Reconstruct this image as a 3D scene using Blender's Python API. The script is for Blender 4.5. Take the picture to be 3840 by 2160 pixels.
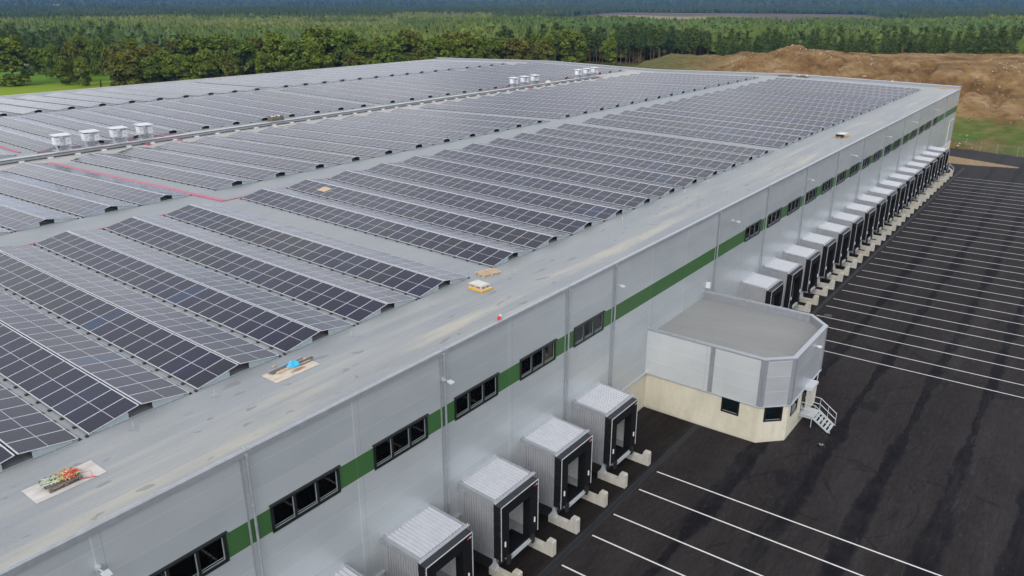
import bpy, math, random
import numpy as np
from mathutils import Matrix, Vector
R = math.radians
for o in list(bpy.data.objects): bpy.data.objects.remove(o)
S = bpy.context.scene
COL = S.collection
random.seed(7)

# ------------------------------------------------------------------ camera
CX, CY, CZ = -8.8301, -25.1087, 31.0271
YAW, PITCH, ROLL, F = -0.64834667, 0.35659755, -0.00037326, 2904.955
fw = Vector((math.cos(YAW)*math.cos(PITCH), -math.sin(YAW)*math.cos(PITCH), -math.sin(PITCH)))
rt = fw.cross(Vector((0, 0, 1))).normalized(); up = rt.cross(fw)
r2 = rt*math.cos(ROLL)+up*math.sin(ROLL); u2 = -rt*math.sin(ROLL)+up*math.cos(ROLL)
cam = bpy.data.cameras.new('camera'); camo = bpy.data.objects.new('camera', cam); COL.objects.link(camo)
M = Matrix((r2, u2, -fw)).transposed().to_4x4(); M.translation = (CX, CY, CZ); camo.matrix_world = M
cam.sensor_width = 36; cam.lens = F/3840*36; cam.clip_start = .5; cam.clip_end = 40000
S.camera = camo
S.render.resolution_x = 1024; S.render.resolution_y = 576

# ------------------------------------------------------------------ sky and sun
SUN_EL, SUN_AZ = 38, 194      # azimuth of the sun measured from +x towards +y
w = bpy.data.worlds.new('World'); S.world = w; w.use_nodes = True
nt = w.node_tree; nt.nodes.clear()
def N(nt, t, **k):
    n = nt.nodes.new(t)
    for a, b in k.items(): setattr(n, a, b)
    return n
sky = N(nt, 'ShaderNodeTexSky', sky_type='NISHITA'); sky.sun_disc = False
sky.sun_elevation = R(SUN_EL); sky.sun_rotation = R(90-SUN_AZ)
sky.air_density = 1.2; sky.dust_density = 2.0
tc = N(nt, 'ShaderNodeTexCoord')
mp = N(nt, 'ShaderNodeMapping'); mp.inputs['Scale'].default_value = (1, 1, 3.2)
no = N(nt, 'ShaderNodeTexNoise'); no.inputs['Scale'].default_value = 2.3; no.inputs['Detail'].default_value = 6; no.inputs['Roughness'].default_value = .55
rp = N(nt, 'ShaderNodeValToRGB'); rp.color_ramp.elements[0].position = .14; rp.color_ramp.elements[1].position = .40
no2 = N(nt, 'ShaderNodeTexNoise'); no2.inputs['Scale'].default_value = 4.5; no2.inputs['Detail'].default_value = 4
rp2 = N(nt, 'ShaderNodeValToRGB')
rp2.color_ramp.elements[0].position = .35; rp2.color_ramp.elements[0].color = (6.0, 6.3, 6.8, 1)
rp2.color_ramp.elements[1].position = .65; rp2.color_ramp.elements[1].color = (10.5, 10.7, 11.0, 1)
mx = N(nt, 'ShaderNodeMixRGB')
bg = N(nt, 'ShaderNodeBackground'); bg.inputs['Strength'].default_value = .10
ow = N(nt, 'ShaderNodeOutputWorld')
L = nt.links.new
L(tc.outputs['Generated'], mp.inputs['Vector']); L(mp.outputs[0], no.inputs['Vector']); L(mp.outputs[0], no2.inputs['Vector'])
L(no.outputs['Fac'], rp.inputs['Fac']); L(no2.outputs['Fac'], rp2.inputs['Fac'])
L(rp.outputs['Color'], mx.inputs['Fac']); L(sky.outputs[0], mx.inputs['Color1']); L(rp2.outputs['Color'], mx.inputs['Color2'])
sx = N(nt, 'ShaderNodeSeparateXYZ'); L(tc.outputs['Generated'], sx.inputs[0])
gr = N(nt, 'ShaderNodeValToRGB'); ge = gr.color_ramp.elements; ge.new(.5); ge.new(.9)
for e_, (p_, c_) in zip(ge, ((.0, 1.5), (.50, 1.28), (.70, .58), (1, .58))): e_.position = p_; e_.color = (c_, c_, c_, 1)
L(sx.outputs[2], gr.inputs['Fac'])
mg = N(nt, 'ShaderNodeMixRGB', blend_type='MULTIPLY'); mg.inputs['Fac'].default_value = 1
L(mx.outputs[0], mg.inputs['Color1']); L(gr.outputs[0], mg.inputs['Color2']); L(mg.outputs[0], bg.inputs['Color']); L(bg.outputs[0], ow.inputs['Surface'])
sl = bpy.data.lights.new('sun', 'SUN'); sl.energy = 1.5; sl.angle = R(35); sl.color = (1, .96, .9)
so = bpy.data.objects.new('sun', sl); COL.objects.link(so)
sd = Vector((math.cos(R(SUN_AZ))*math.cos(R(SUN_EL)), math.sin(R(SUN_AZ))*math.cos(R(SUN_EL)), math.sin(R(SUN_EL))))
so.rotation_euler = sd.to_track_quat('Z', 'Y').to_euler()
S.view_settings.view_transform = 'Standard'; S.view_settings.look = 'None'
S.view_settings.exposure = .30; S.view_settings.gamma = 1

# ------------------------------------------------------------------ helpers
def empty(name, loc=(0, 0, 0), rot=(0, 0, 0), label=None, cat=None, group=None):
    o = bpy.data.objects.new(name, None); COL.objects.link(o); o.location = loc; o.rotation_euler = rot
    o.empty_display_size = .1
    return tag(o, label, cat, group)
def tag(o, label=None, cat=None, group=None, kind=None):
    if label: o['label'] = label
    if cat: o['category'] = cat
    if group: o['group'] = group
    if kind: o['kind'] = kind
    return o
class MB:
    def __init__(s): s.v = []; s.f = []; s.m = []; s.mi = 0
    def mat(s, i): s.mi = i; return s
    def face(s, *p):
        b = len(s.v); s.v += [tuple(q) for q in p]; s.f.append(tuple(range(b, b+len(p)))); s.m.append(s.mi); return s
    def box(s, x0, y0, z0, x1, y1, z1):
        b = len(s.v)
        s.v += [(x0, y0, z0), (x1, y0, z0), (x1, y1, z0), (x0, y1, z0), (x0, y0, z1), (x1, y0, z1), (x1, y1, z1), (x0, y1, z1)]
        for q in ((0, 3, 2, 1), (4, 5, 6, 7), (0, 1, 5, 4), (1, 2, 6, 5), (2, 3, 7, 6), (3, 0, 4, 7)):
            s.f.append(tuple(b+i for i in q)); s.m.append(s.mi)
        return s
    def hexa(s, c8):
        b = len(s.v); s.v += [tuple(c) for c in c8]
        for q in ((0, 3, 2, 1), (4, 5, 6, 7), (0, 1, 5, 4), (1, 2, 6, 5), (2, 3, 7, 6), (3, 0, 4, 7)):
            s.f.append(tuple(b+i for i in q)); s.m.append(s.mi)
        return s
    def prism(s, poly, a, b, ax):      # poly in the plane normal to axis ax, extruded from a to b
        def P(p, t): return {0: (t, p[0], p[1]), 1: (p[0], t, p[1]), 2: (p[0], p[1], t)}[ax]
        n = len(poly); o = len(s.v)
        s.v += [P(p, a) for p in poly]+[P(p, b) for p in poly]
        s.f.append(tuple(range(o+n-1, o-1, -1))); s.m.append(s.mi)
        s.f.append(tuple(range(o+n, o+2*n))); s.m.append(s.mi)
        for i in range(n):
            j = (i+1) % n; s.f.append((o+i, o+j, o+n+j, o+n+i)); s.m.append(s.mi)
        return s
    def bar(s, p, q, r, n=6, r2=None):
        p = Vector(p); q = Vector(q); d = (q-p).normalized(); r2 = r if r2 is None else r2
        a = d.cross(Vector((0, 0, 1)) if abs(d.z) < .9 else Vector((1, 0, 0))).normalized(); c = d.cross(a)
        o = len(s.v)
        for e, rr in ((p, r), (q, r2)):
            for i in range(n):
                t = 2*math.pi*(i+.5)/n; s.v.append(tuple(e+a*rr*math.cos(t)+c*rr*math.sin(t)))
        for i in range(n):
            j = (i+1) % n; s.f.append((o+i, o+j, o+n+j, o+n+i)); s.m.append(s.mi)
        s.f.append(tuple(range(o+n-1, o-1, -1))); s.m.append(s.mi); s.f.append(tuple(range(o+n, o+2*n))); s.m.append(s.mi)
        return s
    def mesh(s, name, mats):
        me = bpy.data.meshes.new(name); me.from_pydata(s.v, [], s.f)
        for m in (mats if isinstance(mats, (list, tuple)) else [mats]): me.materials.append(m)
        if any(s.m): me.polygons.foreach_set('material_index', s.m)
        me.update(); return me
    def build(s, name, mats, parent=None, **k):
        return obj(name, s.mesh(name, mats), parent, **k)
def obj(name, me, parent=None, loc=None, **k):
    o = bpy.data.objects.new(name, me); COL.objects.link(o)
    if parent: o.parent = parent
    if loc: o.location = loc
    return tag(o, **k)
def copy_tree(o, parent=None):
    c = o.copy(); COL.objects.link(c); c.parent = parent
    for ch in KIDS.get(o.name, ()): copy_tree(ch, c)
    return c
KIDS = {}
def learn(o):
    KIDS.clear()
    for q in bpy.data.objects:
        if q.parent: KIDS.setdefault(q.parent.name, []).append(q)

def fix_normals(me):
    import bmesh
    bm = bmesh.new(); bm.from_mesh(me); bmesh.ops.recalc_face_normals(bm, faces=bm.faces); bm.to_mesh(me); bm.free()
ORD = ['first', 'second', 'third', 'fourth', 'fifth', 'sixth', 'seventh', 'eighth', 'ninth', 'tenth', 'eleventh', 'twelfth', 'thirteenth',
       'fourteenth', 'fifteenth', 'sixteenth', 'seventeenth', 'eighteenth', 'nineteenth', 'twentieth']
def ordw(i):
    if i < 20: return ORD[i]
    t = {2: 'twenty', 3: 'thirty', 4: 'forty', 5: 'fifty', 6: 'sixty', 7: 'seventy', 8: 'eighty', 9: 'ninety'}
    n = i+1; a, b = divmod(n, 10)
    if n >= 100: return 'hundredth' if n == 100 else 'hundred and '+ordw(n-101)
    return (t[a][:-1]+'ieth') if b == 0 else t[a]+' '+ORD[b-1]

# ------------------------------------------------------------------ materials
def newmat(name):
    m = bpy.data.materials.new(name); m.use_nodes = True; t = m.node_tree
    b = t.nodes['Principled BSDF']; return m, t, b
def ramp(t, fac, stops):
    r = N(t, 'ShaderNodeValToRGB'); e = r.color_ramp.elements
    while len(e) < len(stops): e.new(.5)
    for i, (p, c) in enumerate(stops):
        e[i].position = p; e[i].color = (c, c, c, 1) if isinstance(c, (int, float)) else (*c, 1)
    t.links.new(fac, r.inputs['Fac']); return r.outputs['Color']
def math_(t, op, a, b=None, c=None):
    n = N(t, 'ShaderNodeMath', operation=op)
    for i, v in enumerate((a, b, c)):
        if v is None: continue
        if isinstance(v, (int, float)): n.inputs[i].default_value = v
        else: t.links.new(v, n.inputs[i])
    return n.outputs[0]
def mix(t, fac, a, b, mode='MIX'):
    n = N(t, 'ShaderNodeMixRGB', blend_type=mode)
    for k, v in (('Fac', fac), ('Color1', a), ('Color2', b)):
        if isinstance(v, (int, float)): n.inputs[k].default_value = v if k == 'Fac' else (v, v, v, 1)
        elif isinstance(v, tuple): n.inputs[k].default_value = (*v, 1)
        else: t.links.new(v, n.inputs[k])
    return n.outputs[0]
def coords(t, scale=(1, 1, 1), which='Object', loc=(0, 0, 0)):
    c = N(t, 'ShaderNodeTexCoord'); m = N(t, 'ShaderNodeMapping'); m.inputs['Scale'].default_value = scale; m.inputs['Location'].default_value = loc
    t.links.new(c.outputs[which], m.inputs['Vector']); return m.outputs[0]
def wcoords(t, scale=(1, 1, 1)):
    c = N(t, 'ShaderNodeNewGeometry'); m = N(t, 'ShaderNodeMapping'); m.inputs['Scale'].default_value = scale
    t.links.new(c.outputs['Position'], m.inputs['Vector']); return m.outputs[0]
def noise(t, vec, scale, detail=4, rough=.55, dist=0):
    n = N(t, 'ShaderNodeTexNoise'); n.inputs['Scale'].default_value = scale; n.inputs['Detail'].default_value = detail
    n.inputs['Roughness'].default_value = rough; n.inputs['Distortion'].default_value = dist
    t.links.new(vec, n.inputs['Vector']); return n.outputs['Fac']
def bump(t, b, h, strength=.3, dist=.02):
    n = N(t, 'ShaderNodeBump'); n.inputs['Strength'].default_value = strength; n.inputs['Distance'].default_value = dist
    t.links.new(h, n.inputs['Height']); t.links.new(n.outputs[0], b.inputs['Normal'])
def xyz(t, vec):
    s = N(t, 'ShaderNodeSeparateXYZ'); t.links.new(vec, s.inputs[0]); return s.outputs
def setp(b, col=None, rough=None, metal=None, spec=None):
    if col is not None: b.inputs['Base Color'].default_value = (*col, 1)
    if rough is not None: b.inputs['Roughness'].default_value = rough
    if metal is not None: b.inputs['Metallic'].default_value = metal
    if spec is not None: b.inputs['Specular IOR Level'].default_value = spec
def simple(name, col, rough=.6, metal=0, var=.18, scale=3, rv=.1):
    m, t, b = newmat(name); setp(b, col, rough, metal)
    v = wcoords(t); n = noise(t, v, scale, 5)
    c = ramp(t, n, [(.25, tuple(x*(1-var) for x in col)), (.75, tuple(min(1, x*(1+var)) for x in col))])
    t.links.new(c, b.inputs['Base Color'])
    rr = math_(t, 'MULTIPLY_ADD', n, rv*2, rough-rv); t.links.new(rr, b.inputs['Roughness'])
    return m
def line_mask(t, s, period, phase, half, soft=.004):
    # 1 on a thin line every `period`
    a = math_(t, 'ADD', s, -phase+period*200+period/2); a = math_(t, 'MODULO', a, period); a = math_(t, 'SUBTRACT', a, period/2); a = math_(t, 'ABSOLUTE', a)
    a = math_(t, 'SUBTRACT', half+soft, a); a = math_(t, 'DIVIDE', a, soft)
    n = N(t, 'ShaderNodeClamp'); t.links.new(a, n.inputs[0]); return n.outputs[0]

# roof membrane ---------------------------------------------------------------
m, t, b = newmat('roof_membrane'); MROOF = m
v = wcoords(t); X, Y, Z = xyz(t, v)
n1 = noise(t, wcoords(t, (.12, .5, 1)), 1.0, 6); n2 = noise(t, v, 9, 3)
base = ramp(t, n1, [(.32, (.235, .257, .280)), (.5, (.285, .306, .325)), (.68, (.32, .338, .352))])
base = mix(t, .12, base, ramp(t, n2, [(.3, .2), (.7, .42)]))
# dusty beige streaks along the eave (dried run-off)
st = noise(t, wcoords(t, (.045, .85, 1)), 1.0, 7, .6, .3); st2 = noise(t, wcoords(t, (.16, .45, 1)), 1.0, 4)
stm = ramp(t, st, [(.46, 0), (.65, .85)])
eb = ramp(t, math_(t, 'DIVIDE', Y, 10), [(0, .9), (.12, 1), (.36, .75), (.5, .22), (.62, .08), (.9, .0)])
eb = mix(t, 1, eb, stm, 'MULTIPLY'); eb = mix(t, 1, eb, ramp(t, st2, [(.36, .15), (.6, 1)]), 'MULTIPLY')
base = mix(t, eb, base, (.49, .455, .375))
# darker scuffed spots
vo = N(t, 'ShaderNodeTexNoise'); vo.inputs['Scale'].default_value = 1; vo.inputs['Detail'].default_value = 2.5; t.links.new(wcoords(t, (.7, 2.0, 1)), vo.inputs['Vector'])
dk = ramp(t, vo.outputs['Fac'], [(.67, 0), (.685, 1)])
dy = ramp(t, math_(t, 'DIVIDE', Y, 10), [(0, .6), (.1, 1), (.5, .9), (.6, 0)])
dk = mix(t, 1, dk, dy, 'MULTIPLY')
base = mix(t, math_(t, 'MULTIPLY', dk, .55), base, (.145, .15, .16))
# valley dust
vd = math_(t, 'ABSOLUTE', math_(t, 'SUBTRACT', Y, 71)); vd = ramp(t, math_(t, 'DIVIDE', vd, 10), [(0, 1), (.25, .8), (.5, 0)])
base = mix(t, math_(t, 'MULTIPLY', vd, .75), base, (.47, .455, .415))
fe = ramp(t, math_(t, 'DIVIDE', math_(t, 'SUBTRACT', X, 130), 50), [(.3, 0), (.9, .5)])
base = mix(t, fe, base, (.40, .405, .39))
sm = line_mask(t, Y, 1.05, 0, .012, .012); base = mix(t, math_(t, 'MULTIPLY', sm, .22), base, (.20, .215, .23))
t.links.new(base, b.inputs['Base Color']); setp(b, rough=.62, spec=.35)
t.links.new(ramp(t, n1, [(.3, .5), (.7, .72)]), b.inputs['Roughness'])
bump(t, b, noise(t, wcoords(t, (.5, 1, 1)), 1.6, 4), .25, .03)

# facade cladding ---------------------------------------------------------------
def cladding(name, c0, c1, axis_x=True, zphase=.96, green=False, metal=.55, rough=.36, vper=6.0, seam_glint=.32):
    m, t, b = newmat(name); v = wcoords(t); X, Y, Z = xyz(t, v); A = X if axis_x else Y
    n = noise(t, wcoords(t, (.35, .35, .8)), 1, 4)
    base = ramp(t, n, [(.3, c0), (.7, c1)])
    cell = math_(t, 'FLOOR', math_(t, 'DIVIDE', math_(t, 'ADD', A, 600), vper)); row = math_(t, 'FLOOR', math_(t, 'DIVIDE', math_(t, 'ADD', Z, 1.2-zphase), 1.2))
    wn = N(t, 'ShaderNodeTexWhiteNoise', noise_dimensions='2D'); cb = N(t, 'ShaderNodeCombineXYZ')
    t.links.new(cell, cb.inputs[0]); t.links.new(row, cb.inputs[1]); t.links.new(cb.outputs[0], wn.inputs['Vector'])
    base = mix(t, .05, base, wn.outputs['Value'], 'OVERLAY')
    rib = math_(t, 'SINE', math_(t, 'MULTIPLY', A, 62.8))
    hz = line_mask(t, Z, 1.2, zphase, .010, .010); vt = line_mask(t, A, vper, 0, .018, .01)
    ln = math_(t, 'MAXIMUM', hz, vt)
    vt2 = line_mask(t, A, vper, .34, .01, .01)
    if not green:
        base = mix(t, math_(t, 'MAXIMUM', math_(t, 'MULTIPLY', hz, seam_glint), math_(t, 'MULTIPLY', vt, .55)), base, (.78, .8, .82))  # pale joint lines put the seams' edge highlights into the base colour
        base = mix(t, math_(t, 'MULTIPLY', vt2, .4), base, (.22, .23, .25))
    else: base = mix(t, math_(t, 'MULTIPLY', vt, .6), base, tuple(x*1.6 for x in c1))
    t.links.new(base, b.inputs['Base Color']); setp(b, rough=rough, metal=metal)
    t.links.new(math_(t, 'MULTIPLY_ADD', n, .14, rough-.07), b.inputs['Roughness'])
    bump(t, b, math_(t, 'ADD', math_(t, 'MULTIPLY', rib, .12), noise(t, wcoords(t, (.25, .25, .5)), 1, 3)), .10, .05)
    return m
MWALL = cladding('silver_cladding', (.475, .51, .52), (.525, .56, .565), metal=.22, rough=.34)
MWALLY = cladding('silver_cladding_annex', (.60, .625, .63), (.66, .685, .69), axis_x=False, zphase=.72, metal=.2, vper=5.3, seam_glint=.9)  # lighter copy of the annex cladding, brightness of the lit side in its colour
MWALLX = cladding('silver_cladding_annex_shade', (.50, .52, .54), (.56, .58, .60), True, .72, metal=.25, vper=50, seam_glint=.9)  # same cladding darker for front and chamfers, shade put into the colour
MGREEN = cladding('green_cladding', (.040, .125, .032), (.048, .14, .038), green=True, metal=.0, rough=.5)
MTRIM = simple('grey_trim', (.42, .44, .47), .42, .4, .1)
MTRIMD = simple('dark_grey_trim', (.30, .31, .34), .5, .2, .1)
MGALV = simple('galvanised_steel', (.58, .61, .63), .45, .25, .12, 8)
MPLINTH, t, b = newmat('cream_concrete')
v = wcoords(t); X, Y, Z = xyz(t, v)
n = noise(t, wcoords(t, (.9, .9, .25)), 1, 6); c = ramp(t, n, [(.25, (.58, .53, .41)), (.55, (.68, .63, .50)), (.85, (.74, .70, .58))])
c = mix(t, math_(t, 'MULTIPLY', ramp(t, noise(t, v, 2.2, 5), [(.5, 0), (.75, 1)]), .25), c, (.42, .39, .33))
low = ramp(t, Z, [(0, 1), (.16, .15), (.4, 0)]); c = mix(t, math_(t, 'MULTIPLY', low, .5), c, (.3, .27, .22))
t.links.new(c, b.inputs['Base Color']); setp(b, rough=.85); bump(t, b, noise(t, v, 14, 4), .2, .01)
MCONC, t, b = newmat('precast_concrete')
v = coords(t); wv = wcoords(t)
n = noise(t, wcoords(t, (2.5, 2.5, .7)), 1, 6, .65); oi = N(t, 'ShaderNodeObjectInfo')
c = ramp(t, n, [(.25, (.38, .36, .31)), (.5, (.53, .51, .465)), (.8, (.64, .625, .59))])
c = mix(t, math_(t, 'MULTIPLY', oi.outputs['Random'], .45), c, (.44, .39, .29))
t.links.new(c, b.inputs['Base Color']); setp(b, rough=.85); bump(t, b, noise(t, wv, 20, 4), .25, .01)
# asphalt -------------------------------------------------------------------------
MASPH, t, b = newmat('asphalt')
v = wcoords(t); X, Y, Z = xyz(t, v)
n = noise(t, wcoords(t, (.09, .35, 1)), 1, 7, .6, .4); n2 = noise(t, v, 30, 2); n3 = noise(t, wcoords(t, (.5, .5, 1)), 1, 5)
c = ramp(t, n, [(.3, (.0185, .0155, .0158)), (.5, (.0265, .0225, .0228)), (.7, (.037, .0325, .033))])
c = mix(t, .5, c, mix(t, 1, c, ramp(t, n2, [(.3, .5), (.75, 1.7)]), 'MULTIPLY'))
nn = math_(t, 'MULTIPLY', math_(t, 'SUBTRACT', noise(t, wcoords(t, (.12, .35, 1)), 1, 5), .5), .7)
nn = math_(t, 'ADD', nn, math_(t, 'MULTIPLY', math_(t, 'SUBTRACT', noise(t, wcoords(t, (.8, 1.6, 1)), 1, 4, .7), .5), .9)); yy = math_(t, 'ADD', Y, nn); wv = ramp(t, noise(t, wcoords(t, (.09, .02, 1)), 1, 4), [(.42, 0), (.62, 1)])
bd = math_(t, 'ABSOLUTE', math_(t, 'SUBTRACT', math_(t, 'MODULO', math_(t, 'ADD', math_(t, 'SUBTRACT', 0, yy), 413-9.7+2.065), 4.13), 2.065))
w_ = math_(t, 'MULTIPLY_ADD', wv, .55, .30)
bm_ = math_(t, 'SUBTRACT', 1, math_(t, 'MINIMUM', 1, math_(t, 'POWER', math_(t, 'DIVIDE', bd, w_), 5)))
beyond = ramp(t, math_(t, 'DIVIDE', math_(t, 'SUBTRACT', 0, Y), 20), [(.33, 0), (.4, 1)])
bm_ = math_(t, 'MULTIPLY', math_(t, 'MULTIPLY', bm_, beyond), ramp(t, n3, [(.3, .65), (.55, 1)]))
c = mix(t, math_(t, 'MULTIPLY', bm_, .92), c, (.0058, .0058, .0092))
blot = ramp(t, noise(t, wcoords(t, (.22, .3, 1)), 1, 4), [(.62, 0), (.68, 1)]); c = mix(t, math_(t, 'MULTIPLY', blot, .7), c, (.010, .010, .014))
sc = ramp(t, noise(t, wcoords(t, (.6, 2.4, 1)), 1, 7, .7, 1.5), [(.55, 0), (.70, 1)]); c = mix(t, math_(t, 'MULTIPLY', sc, .30), c, (.085, .08, .078))
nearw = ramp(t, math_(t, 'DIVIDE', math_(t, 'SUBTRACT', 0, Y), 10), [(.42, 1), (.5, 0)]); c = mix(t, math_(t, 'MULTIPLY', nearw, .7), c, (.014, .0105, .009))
def ring(c, cx, cy, r, wd, fac, msk):
    dx = math_(t, 'SUBTRACT', X, cx); dy2 = math_(t, 'SUBTRACT', Y, cy)
    d = math_(t, 'SQRT', math_(t, 'ADD', math_(t, 'MULTIPLY', dx, dx), math_(t, 'MULTIPLY', dy2, dy2)))
    d = math_(t, 'ABSOLUTE', math_(t, 'SUBTRACT', d, r)); k = math_(t, 'LESS_THAN', d, wd)
    return mix(t, math_(t, 'MULTIPLY', math_(t, 'MULTIPLY', k, msk), fac), c, (.014, .013, .014))
mk = ramp(t, n3, [(.42, 0), (.55, 1)])
for a in ((39.5, -15.5, 4.2, .10), (39.5, -15.5, 5.3, .07), (31, -22, 13, .16), (48, -30, 17, .12), (60, -12, 7, .1), (75, -26, 14, .13), (24, -19, 9, .12)): c = ring(c, *a, .6, mk)
lane = ramp(t, noise(t, wcoords(t, (.035, .55, 1)), 1, 6, .65), [(.52, 0), (.68, 1)]); c = mix(t, math_(t, 'MULTIPLY', lane, .35), c, (.047, .043, .042))
fine = ramp(t, noise(t, wcoords(t, (1.2, 4.5, 1)), 1, 8, .75, .8), [(.30, .72), (.5, 1), (.72, 1.45)]); c = mix(t, 1, c, fine, 'MULTIPLY')
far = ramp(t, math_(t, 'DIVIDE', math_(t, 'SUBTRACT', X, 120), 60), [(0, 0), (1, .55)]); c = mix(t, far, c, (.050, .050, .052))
t.links.new(c, b.inputs['Base Color']); setp(b, rough=.8, spec=.12); t.links.new(ramp(t, n, [(.3, .8), (.7, .95)]), b.inputs['Roughness'])
bump(t, b, n2, .35, .01)
MDRAIN = simple('drain_asphalt', (.0105, .0125, .0165), .7, 0, .3, 4)
MJOINT = simple('joint_grey', (.045, .05, .056), .8, 0, .5, 6)
MPAINT, t, b = newmat('white_road_paint')
n = noise(t, wcoords(t), 5, 6, .7); t.links.new(ramp(t, n, [(.28, (.42, .41, .39)), (.42, (.72, .71, .69)), (.8, (.80, .80, .78))]), b.inputs['Base Color']); setp(b, rough=.7)
# pod materials
MPODROOF = simple('white_corrugated_sheet', (.60, .61, .65), .42, .15, .06, 2)
MPODWALL = simple('silver_corrugated_sheet', (.42, .43, .455), .4, .3, .08, 2)
MPODIN = simple('pale_inner_sheet', (.78, .78, .76), .5, 0, .08, 2)
MBLACK = simple('black_tarpaulin', (.0075, .0078, .009), .7, 0, .35, 6)
MBLACK.node_tree.nodes['Principled BSDF'].inputs['Specular IOR Level'].default_value = .2
MBLACKTOP = simple('charcoal_tarpaulin', (.030, .032, .040), .55, 0, .3, 5)
MEDGE = simple('white_piping', (.62, .62, .62), .5)
MLAMP = simple('white_plastic', (.80, .80, .80), .35, 0, .05)
MRED = simple('red_print', (.65, .04, .04), .4)
MRUB = simple('black_rubber', (.012, .012, .012), .7, 0, .3)
MFRAME = simple('black_window_frame', (.012, .013, .014), .35, 0, .2)
MDARK = simple('dark_interior', (.03, .028, .025), .9, 0, .3)
MINNER = simple('inner_ledge', (.33, .38, .37), .5)
MFLOOR = simple('dock_floor', (.45, .47, .47), .5)
MGLASS, t, b = newmat('window_glass')
g = N(t, 'ShaderNodeBsdfGlossy'); g.inputs['Roughness'].default_value = .03; g.inputs['Color'].default_value = (.9, .95, .95, 1)
tr = N(t, 'ShaderNodeBsdfTransparent'); tr.inputs['Color'].default_value = (.72, .78, .75, 1)
fr = N(t, 'ShaderNodeFresnel'); fr.inputs['IOR'].default_value = 1.5; ms = N(t, 'ShaderNodeMixShader')
t.links.new(fr.outputs[0], ms.inputs[0]); t.links.new(tr.outputs[0], ms.inputs[1]); t.links.new(g.outputs[0], ms.inputs[2])
t.links.new(ms.outputs[0], t.nodes['Material Output'].inputs['Surface'])
# PV glass: cell grid in module coordinates (v: 0..2.278 across slope, u: 0..1.12 along row)
def pvglass(name, axis):
    m, t, b = newmat(name); v = coords(t); X, Y, Z = xyz(t, v); oi = N(t, 'ShaderNodeObjectInfo')
    cu = math_(t, 'MODULO', math_(t, 'ADD', Y, 1), .1787); cu = math_(t, 'ABSOLUTE', math_(t, 'SUBTRACT', cu, .08935))
    xs = math_(t, 'ABSOLUTE', X)
    cv = math_(t, 'MODULO', math_(t, 'ADD', xs, 1), .0925); cv = math_(t, 'ABSOLUTE', math_(t, 'SUBTRACT', cv, .04625))
    g1 = math_(t, 'GREATER_THAN', cu, .0857); g2 = math_(t, 'GREATER_THAN', cv, .0432); gd = math_(t, 'MAXIMUM', g1, g2)
    mid = math_(t, 'LESS_THAN', math_(t, 'ABSOLUTE', math_(t, 'SUBTRACT', xs, 1.16)), .013)
    r = oi.outputs['Random']
    col = ramp(t, r, [(0, (.0045, .006, .028)), (.45, (.006, .007, .028)), (.8, (.008, .008, .024)), (.96, (.010, .010, .023)), (.992, (.008, .022, .065))])
    bw = noise(t, wcoords(t, (.045, .035, 0)), 1, 3); col = mix(t, ramp(t, bw, [(.5, 0), (.65, .7)]), col, (.018, .0145, .0155)); nz = noise(t, wcoords(t, (.5, .5, .5)), 1, 3); col = mix(t, .5, col, mix(t, 1, col, ramp(t, nz, [(.3, .6), (.7, 1.6)]), 'MULTIPLY'))
    col = mix(t, math_(t, 'MULTIPLY', gd, .26), col, (.14, .15, .20)); col = mix(t, mid, col, (.46, .47, .52))
    t.links.new(col, b.inputs['Base Color']); setp(b, rough=.16, spec=.5); b.inputs['IOR'].default_value = 1.32
    wn = N(t, 'ShaderNodeTexWhiteNoise', noise_dimensions='1D'); t.links.new(r, wn.inputs['W'])
    t.links.new(math_(t, 'MULTIPLY_ADD', wn.outputs['Value'], .05, .13), b.inputs['Roughness'])
    return m
MPV = pvglass('solar_glass', 0)
MPVF = simple('anodised_frame', (.54, .55, .59), .38, .1, .05)
MPLATE = simple('pale_green_steel', (.40, .46, .47), .45, .3, .1)
MWHITE = simple('white_enamel', (.74, .75, .76), .35, 0, .05)
MWHITER = simple('pale_cover_sheet', (.62, .65, .69), .4, .2, .08)
MPINK, t, b = newmat('pink_walkway')
c = ramp(t, noise(t, wcoords(t, (8, 8, 1)), 1, 3), [(.3, (.36, .075, .125)), (.7, (.50, .14, .20))]); t.links.new(c, b.inputs['Base Color']); setp(b, rough=.5)
MWOODG = simple('grey_wood', (.16, .135, .105), .85, 0, .4, 9)
MWOODL = simple('fresh_pine_wood', (.56, .42, .28), .7, 0, .25, 9)
MPLY, t, b = newmat('weathered_plywood')
v = wcoords(t); c = ramp(t, noise(t, wcoords(t, (1, 3, 1)), 1.2, 6), [(.3, (.50, .455, .43)), (.7, (.66, .62, .60))])
t.links.new(c, b.inputs['Base Color']); setp(b, rough=.8)
MPLY2, t, b = newmat('stained_plywood')
v = coords(t); X, Y, Z = xyz(t, v); c = ramp(t, noise(t, wcoords(t, (1, 2.5, 1)), 1.5, 6), [(.3, (.42, .38, .36)), (.5, (.60, .52, .42)), (.75, (.66, .62, .60))])
dx = math_(t, 'SUBTRACT', X, 1.55); dy = math_(t, 'MULTIPLY', math_(t, 'SUBTRACT', Y, .35), 2.4)
d = math_(t, 'SQRT', math_(t, 'ADD', math_(t, 'MULTIPLY', dx, dx), math_(t, 'MULTIPLY', dy, dy)))
d = math_(t, 'ADD', d, math_(t, 'MULTIPLY', noise(t, v, 4, 4), .5)); c = mix(t, math_(t, 'MULTIPLY', ramp(t, d, [(.45, 1), (.75, 0)]), .85), c, (.28, .12, .05))
t.links.new(c, b.inputs['Base Color']); setp(b, rough=.75)
MYEL = simple('orange_yellow_wrap', (.75, .40, .03), .4, 0, .1, 6)
MCARD = simple('pale_sheet', (.62, .60, .55), .7, 0, .1, 5)
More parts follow.
